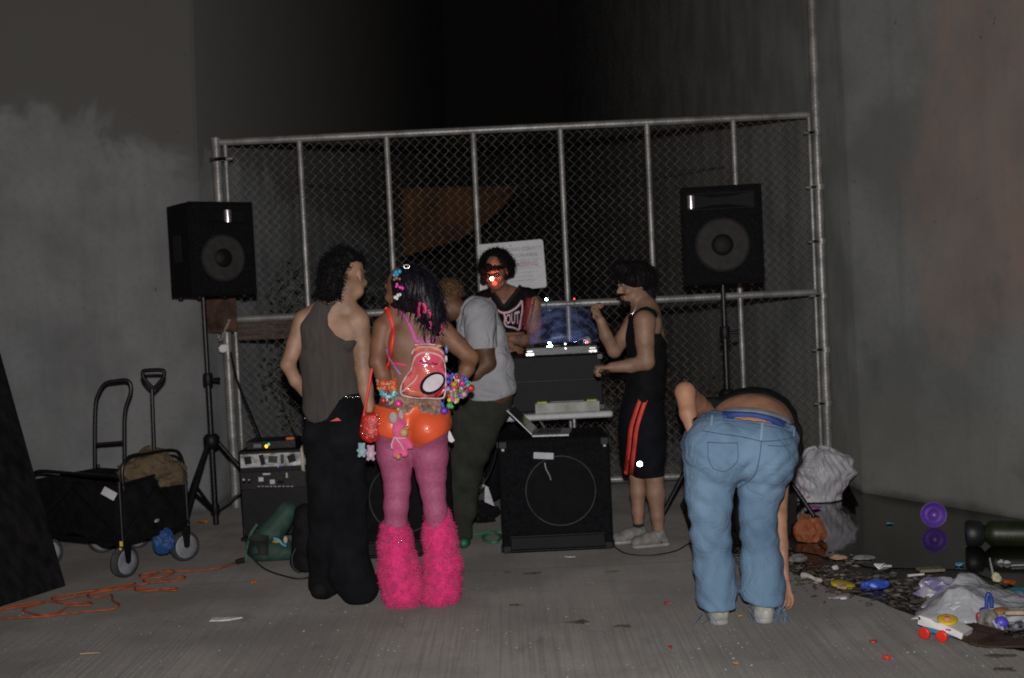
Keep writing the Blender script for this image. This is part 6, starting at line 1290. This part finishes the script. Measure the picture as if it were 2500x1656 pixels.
shE = sdf('shorts', F.chain([(1570, 962, 0, 66), (1567, 1030, 0, 74), (1566, 1080, 0, 72)], .70, .04, X1)+F.chain([(1556, 1050, .08, 42), (1556, 1165, .08, 36)], 1, .06)+F.chain([(1582, 1050, -.07, 40), (1584, 1165, -.07, 35)], 1, .06), M_sh, PE, .0075, .003, lambda f, X, Y, Z: np.maximum(np.maximum(f+wr(X, Y, Z, .8, 9)*.003, Z-z0_), z1_-Z))
TS = bvh(shE); M_rs = mat('red_stripe', (.62, .05, .035), .6, bump=.1)
ribbon('red_stripe', TS, [(1563, 976), (1551, 1010), (1541, 1045), (1536, 1090), (1528, 1158)], 9.5, M_rs, PE, 6.9, .004)
ribbon('red_stripe', TS, [(1577, 976), (1565, 1010), (1555, 1045), (1549, 1090), (1541, 1158)], 9.5, M_rs, PE, 6.9, .004)
q = hit(TS, 1562, 1133, 6.9, .004); dv_ = (Vector(CAM)+V(0.005, 0.01, .065)-q).normalized(); MB().lathe([(.017, 0), (.0165, .003), (0, .0032)], q, dv_, 20).build('reflective_dot', mat('reflector', (.82, .95, .9), .38, 1, var=.02, bump=0), PE)
for pts in ([(1559, 1284, .08, 13.5), (1560, 1302, .07, 14)], [(1608, 1300, -.06, 14.5), (1609, 1318, -.07, 15)]):
    sdf('sock', F.chain(pts, 1, .01), mat('black_sock', (.01, .01, .011), .9), PE, .006, .002)
M_sn = mat('grey_white_trainer', (.18, .17, .16), .6, var=.25, scale=20, bump=.3)
M_so = mat('pale_sole', (.28, .28, .27), .6)
for x, y, d in ((1560, 1306, .07), (1609, 1324, -.07)):
    gz = F.p(x, y, d); 
    pr = [cone((gz.x+.01, gz.y, .075), .034, (gz.x-.06, gz.y-.01, .055), .034, .03), cone((gz.x-.06, gz.y-.01, .05), .034, (gz.x-.135, gz.y-.03, .038), .028, .03), cone((gz.x+.03, gz.y, .04), .03, (gz.x-.13, gz.y-.03, .03), .036, .03)]
    o = sdf('trainer', pr, M_sn, PE, .006, 0, lambda f, X, Y, Z: np.maximum(f+wr(X, Y, Z, 2, 1)*.0015, .02-Z))
    b = sdf('sole', [cone((gz.x+.03, gz.y, .02), .037, (gz.x-.13, gz.y-.03, .02), .041, .02)], M_so, o, .006, 0, lambda f, X, Y, Z: np.maximum(np.maximum(f, .003-Z), Z-.026)); 
# hair and beard
hp = [ell(F.p(1553, 676, .0), (F.r(45), .095, F.r(38)), None, .02), cone(F.p(1578, 678, .0), F.r(24), F.p(1590, 724, .0), F.r(10), .03), cone(F.p(1520, 655, -.02), F.r(20), F.p(1508, 652, -.03), F.r(10), .02), cone(F.p(1545, 685, -.07), F.r(18), F.p(1562, 695, -.06), F.r(14), .02)]
fcp = poly2([(1490, 662), (1506, 664), (1512, 680), (1518, 692), (1532, 698), (1548, 703), (1568, 700), (1572, 715), (1578, 760), (1490, 760)], 7.0)
ho = sdf('hair', hp, M_hairb, PE, .0065, .003, lambda f, X, Y, Z: np.maximum(f+wr(X*1.2, Y, Z*.4, 2.6, 5)*.005, np.where(Y < 7.3, -fcp(X, Y, Z), -1)))
strands(ho, 1500, .032, .005, 1.0, .006, 8, .6, 4, keep=lambda p: p.z > A(1545, 690, 7.1).z)
pr = [cone(TE(-.02, .07, -.10), .016, TE(.02, .07, -.10), .016, .01), cone(TE(0, .085, -.095), .015, TE(0, .088, -.118), .012, .01), cone(TE(-.032, .092, -.05), .006, TE(0, .106, -.046), .007, .006), cone(TE(.032, .092, -.05), .006, TE(0, .106, -.046), .007, .006)]
bo = sdf('beard', pr, M_hairb, PE, .004, 0)
m = MB()
for s in (-1, 1): m.tube([TE(s*.015, .10, .028), TE(s*.035, .096, .034), TE(s*.052, .08, .028)], [.004, .005, .003], 6)
m.build('eyebrows', M_hairb, PE, True)
m = MB()
for s in (-1, 1): m.ball(TE(s*.032, .088, .008), .0125)
m.build('eyes', mat('eye_white', (.22, .2, .19), .4, bump=0), PE, True)
m = MB()
for s in (-1, 1): m.ball(TE(s*.032, .096, .007), .0062); m.tube([TE(s*.014, .098, .006), TE(s*.05, .092, .004)], .0025, 5)
m.build('irises', mat('dark_iris', (.015, .01, .008), .2, bump=0), PE, True)
m = MB(); m.tube([TE(-.022, .098, -.064), TE(0, .105, -.063), TE(.022, .098, -.064)], [.004, .007, .004], 6); m.build('lips', M_lip, PE, True)
m = MB(); m.tube([F.p(1488, 896-11, -.245)+V(0, math.cos(t)*.022+0, math.sin(t)*.02-.027) for t in np.linspace(0, 6.283, 15)[:-1]], .0035, 5, True); m.build('wristband', mat('red_band', (.5, .05, .04), .5), PE, True)
m = MB(); m.tube(smooth_curve([F.p(1556, 742, -.09), F.p(1548, 760, -.1), F.p(1543, 768, -.1)], 4), .005, 6); m.build('neck_chain', mat('silver_chain', (.6, .58, .55), .3, .8, bump=0), PE, True)
# ---------------------------------------------------------------- F: bending person in blue jeans
F = Fig(5.38); PF = person('person in faded blue jeans bending far over with the lower back bare', G(1815, 1525))
SK_F = skin('warm_light', (.34, .17, .105))
Z1 = (0, 0, 1)
tor = F.chain([(1826, 1062, -.02, 88), (1830, 1042, .09, 98), (1836, 1038, .34, 102), (1838, 1050, .56, 88)], .8, .03, Z1)
arms = F.chain([(1752, 1035, .5, 30), (1700, 985, .28, 26), (1673, 958, .12, 25), (1680, 1010, .06, 21), (1694, 1070, .02, 11)], 1, .015)+F.chain([(1905, 1070, .52, 32), (1905, 1170, .40, 24), (1902, 1258, .30, 20), (1908, 1330, .25, 17), (1917, 1412, .20, 11)], 1, .015)
hd_, TF, BF = head(F.p(1850, 1110, .72), (0.1, .25, -1), (0, 1, .3), 1)
hnd = hand(F.p(1917, 1414, .2), (.08, -.05, -1), (-.7, -.6, 0), 1.0, .45, -1)+hand(F.p(1695, 1073, .02), (.3, .2, -1), (1, 0, 0), .9, .3)
bcut = poly2([(1700, 1028), (1760, 1018), (1860, 1028), (1960, 1056), (1960, 1300), (1700, 1300)], 5.3)
bF = sdf('body', hd_+tor+arms+hnd+F.chain([(1845, 1060, .6, 30), (1850, 1095, .68, 28)], 1, .02), SK_F, PF, .0075, 0, lambda f, X, Y, Z: np.maximum(f, np.where((Y < 5.52) & (Y > 5.1), -bcut(X, Y, Z), -1)))
M_bt = mat('black_jersey', (.006, .0068, .0075), .9, spec=.15, var=.3, scale=10, bump=.3, bscale=60)
yb = 5.38+.31
sdf('black_top', F.chain([(1830, 1040, .26, 106), (1836, 1030, .40, 108), (1836, 1042, .58, 98)], .8, .03, Z1)+[cone(F.p(1925, 1060, .34), F.r(32), F.p(1938, 1095, .4), F.r(22), .05), cone(F.p(1745, 1010, .4), F.r(38), F.p(1728, 1000, .38), F.r(30), .05), cone(F.p(1838, 1090, .3), F.r(70), F.p(1850, 1110, .45), F.r(60), .05), cone(F.p(1908, 1080, .5), F.r(36), F.p(1912, 1140, .46), F.r(30), .03)], M_bt, PF, .0085, .004, lambda f, X, Y, Z: np.maximum(f+wr(X, Y, Z, .9, 5)*.005, (yb+.03*np.sin(X*9))-Y))
# jeans
M_jean = mat('faded_denim', (.135, .22, .315), .9, var=.22, scale=3.5, bump=.35, bscale=260, col2=(.068, .128, .21), crease=.018, cscale=7, stretch=(1, 1, .6))
hips = [cone(F.p(1765, 1050, .02), F.r(48), F.p(1890, 1066, .02), F.r(48), .04), ell(F.p(1815, 1095, .02), (F.r(104), .165, F.r(78)), None, .03), ell(F.p(1748, 1105, -.01), (F.r(76), .15, F.r(92)), None, .03), ell(F.p(1868, 1108, -.01), (F.r(74), .15, F.r(90)), None, .03), cone(F.p(1772, 1055, .06), F.r(58), F.p(1885, 1070, .06), F.r(54), .05), cone(F.p(1740, 1090, .10), F.r(75), F.p(1870, 1095, .10), F.r(70), .05)]
lg = F.chain([(1738, 1140, .02, 64), (1733, 1190, .0, 57), (1733, 1250, -.01, 48), (1735, 1310, .0, 44), (1744, 1380, .02, 45), (1748, 1440, .0, 46), (1749, 1492, -.02, 44)], .95, .02)+F.chain([(1868, 1140, .02, 60), (1858, 1190, 0, 53), (1850, 1245, 0, 43), (1854, 1310, .02, 43), (1860, 1380, .02, 48), (1862, 1430, 0, 50), (1862, 1474, -.02, 50)], .95, .02)
jw = poly2([(1640, 1060), (1700, 1030), (1722, 1010), (1760, 1008), (1800, 1012), (1850, 1018), (1900, 1028), (1942, 1042), (1990, 1100), (2000, 1280), (1940, 1480), (1870, 1482), (1800, 1470), (1800, 1492), (1740, 1496), (1690, 1488), (1600, 1200)], 5.3)
def jf(f, X, Y, Z):
    zk = F.p(1740, 1300).z
    n_ = -np.abs(np.sin((Z*1.3-np.abs(X-F.p(1798, 1200).x)*1.1)*34+Y*9))*.006*np.exp(-((Z-.72)/.16)**2)-np.abs(np.sin(X*42+Z*7+np.sin(Z*16)*1.5))*.005*np.exp(-((Z-.28)/.2)**2)+wr(X, Y, Z, .75, 1)*.0030+np.sin(Z*75+np.sin(X*22)*2.5+Y*20)*.0035*np.exp(-((Z-zk)/.12)**2)+np.sin(Z*95+X*50+2*np.sin(X*30))*.005*np.exp(-((Z-.06)/.07)**2)+np.sin((X*1.2+Z)*60+Y*10)*.003*np.exp(-((Z-.62)/.1)**2)
    return np.maximum(np.maximum(f+n_, jw(X, Y, Z)), .02-Z)
je = sdf('jeans', hips+lg, M_jean, PF, .0075, .003, jf)
TJn = bvh(je); M_seam = mat('denim_seam', (.05, .09, .15), .9, bump=.2); M_lt = mat('denim_worn_edge', (.2, .29, .39), .9)
ribbon('waistband', TJn, [(1722, 1018), (1762, 1016), (1808, 1020), (1858, 1027), (1906, 1037), (1938, 1050)], 17, mat('denim_waistband', (.085, .15, .235), .85, var=.2, scale=12), PF, 5.3, .004)
for pts, w_ in (([(1724, 1029), (1762, 1027), (1808, 1031), (1858, 1038), (1906, 1048), (1936, 1060)], 1.6), ([(1716, 1052), (1760, 1060), (1810, 1067), (1858, 1078)], 2.2), ([(1936, 1068), (1900, 1076), (1858, 1078)], 2.2), ([(1862, 1030), (1859, 1078), (1852, 1130), (1838, 1165), (1800, 1195)], 2.4), ([(1728, 1080), (1765, 1082), (1800, 1082)], 2.2), ([(1728, 1080), (1730, 1120), (1742, 1145)], 1.8), ([(1800, 1082), (1800, 1125), (1772, 1150), (1742, 1145)], 1.8), ([(1875, 1088), (1905, 1090), (1932, 1086)], 2)):
    ribbon('seam', TJn, pts, w_, M_seam, PF, 5.3, .003, .001)
for pts in ([(1739, 1014), (1736, 1040)], [(1862, 1022), (1858, 1076)], [(1938, 1044), (1939, 1066)]): ribbon('belt_loop', TJn, pts, 6, M_lt, PF, 5.25, .006)
TW = bvh(bF)
ribbon('underwear_band', bvh(bF, je), [(1770, 1006), (1800, 1003), (1840, 1004), (1880, 1012), (1910, 1022), (1934, 1034)], 13, mat('grey_elastic', (.2, .22, .235), .8, bump=.2), PF, 5.35, .012)
ribbon('underwear', bvh(bF, je), [(1762, 1018), (1800, 1019), (1840, 1021), (1875, 1028), (1912, 1040)], 17, mat('royal_blue_cloth', (.02, .05, .2), .7), PF, 5.35, .034)
M_wsh = mat('worn_white_leather', (.36, .355, .32), .5, var=.25, scale=18, bump=.25)
for x, y, wd in ((1761, 1530, 24), (1871, 1526, 27)):
    g = G(x, y); 
    pr = [cone((g.x, g.y+.045, .05), .04, (g.x, g.y+.20, .035), .038, .03), cone((g.x, g.y+.045, .09), .036, (g.x, g.y+.05, .03), .04, .03)]
    o = sdf('trainer', pr, M_wsh, PF, .006, 0, lambda f, X, Y, Z: np.maximum(f+wr(X, Y, Z, 2, 1)*.001, .022-Z))
    sdf('sole', [cone((g.x, g.y+.045, .015), .045, (g.x, g.y+.21, .015), .042, .02)], M_so, o, .006, 0, lambda f, X, Y, Z: np.maximum(np.maximum(f, .003-Z), Z-.028))
    MB().box((g.x, g.y+.004, .07), (.03, .006, .045), bev=.003).build('heel_tab', mat('grey_suede', (.3, .3, .28), .9), o)
m = MB(); rr = random.Random(2)
for i in range(26):
    x = rr.choice((rr.uniform(1704, 1740), rr.uniform(1812, 1840), rr.uniform(1895, 1916))); y = 1490 if x < 1800 else 1476
    a = F.p(x, y, -.06); m.tube([a, a+V(rr.uniform(-.02, .02), rr.uniform(-.02, .01), -.02), V(a.x+rr.uniform(-.04, .04), a.y+rr.uniform(-.03, .01), .006)], .0012, 3)
m.build('frayed_threads', mat('denim_thread', (.10, .16, .26), .9, bump=0), PF)
hF = sdf('hair', [ell(TF(0, -.02, .05), (.095, .10, .09), np.array(BF), .02)], M_hairb, PF, .009, 0)
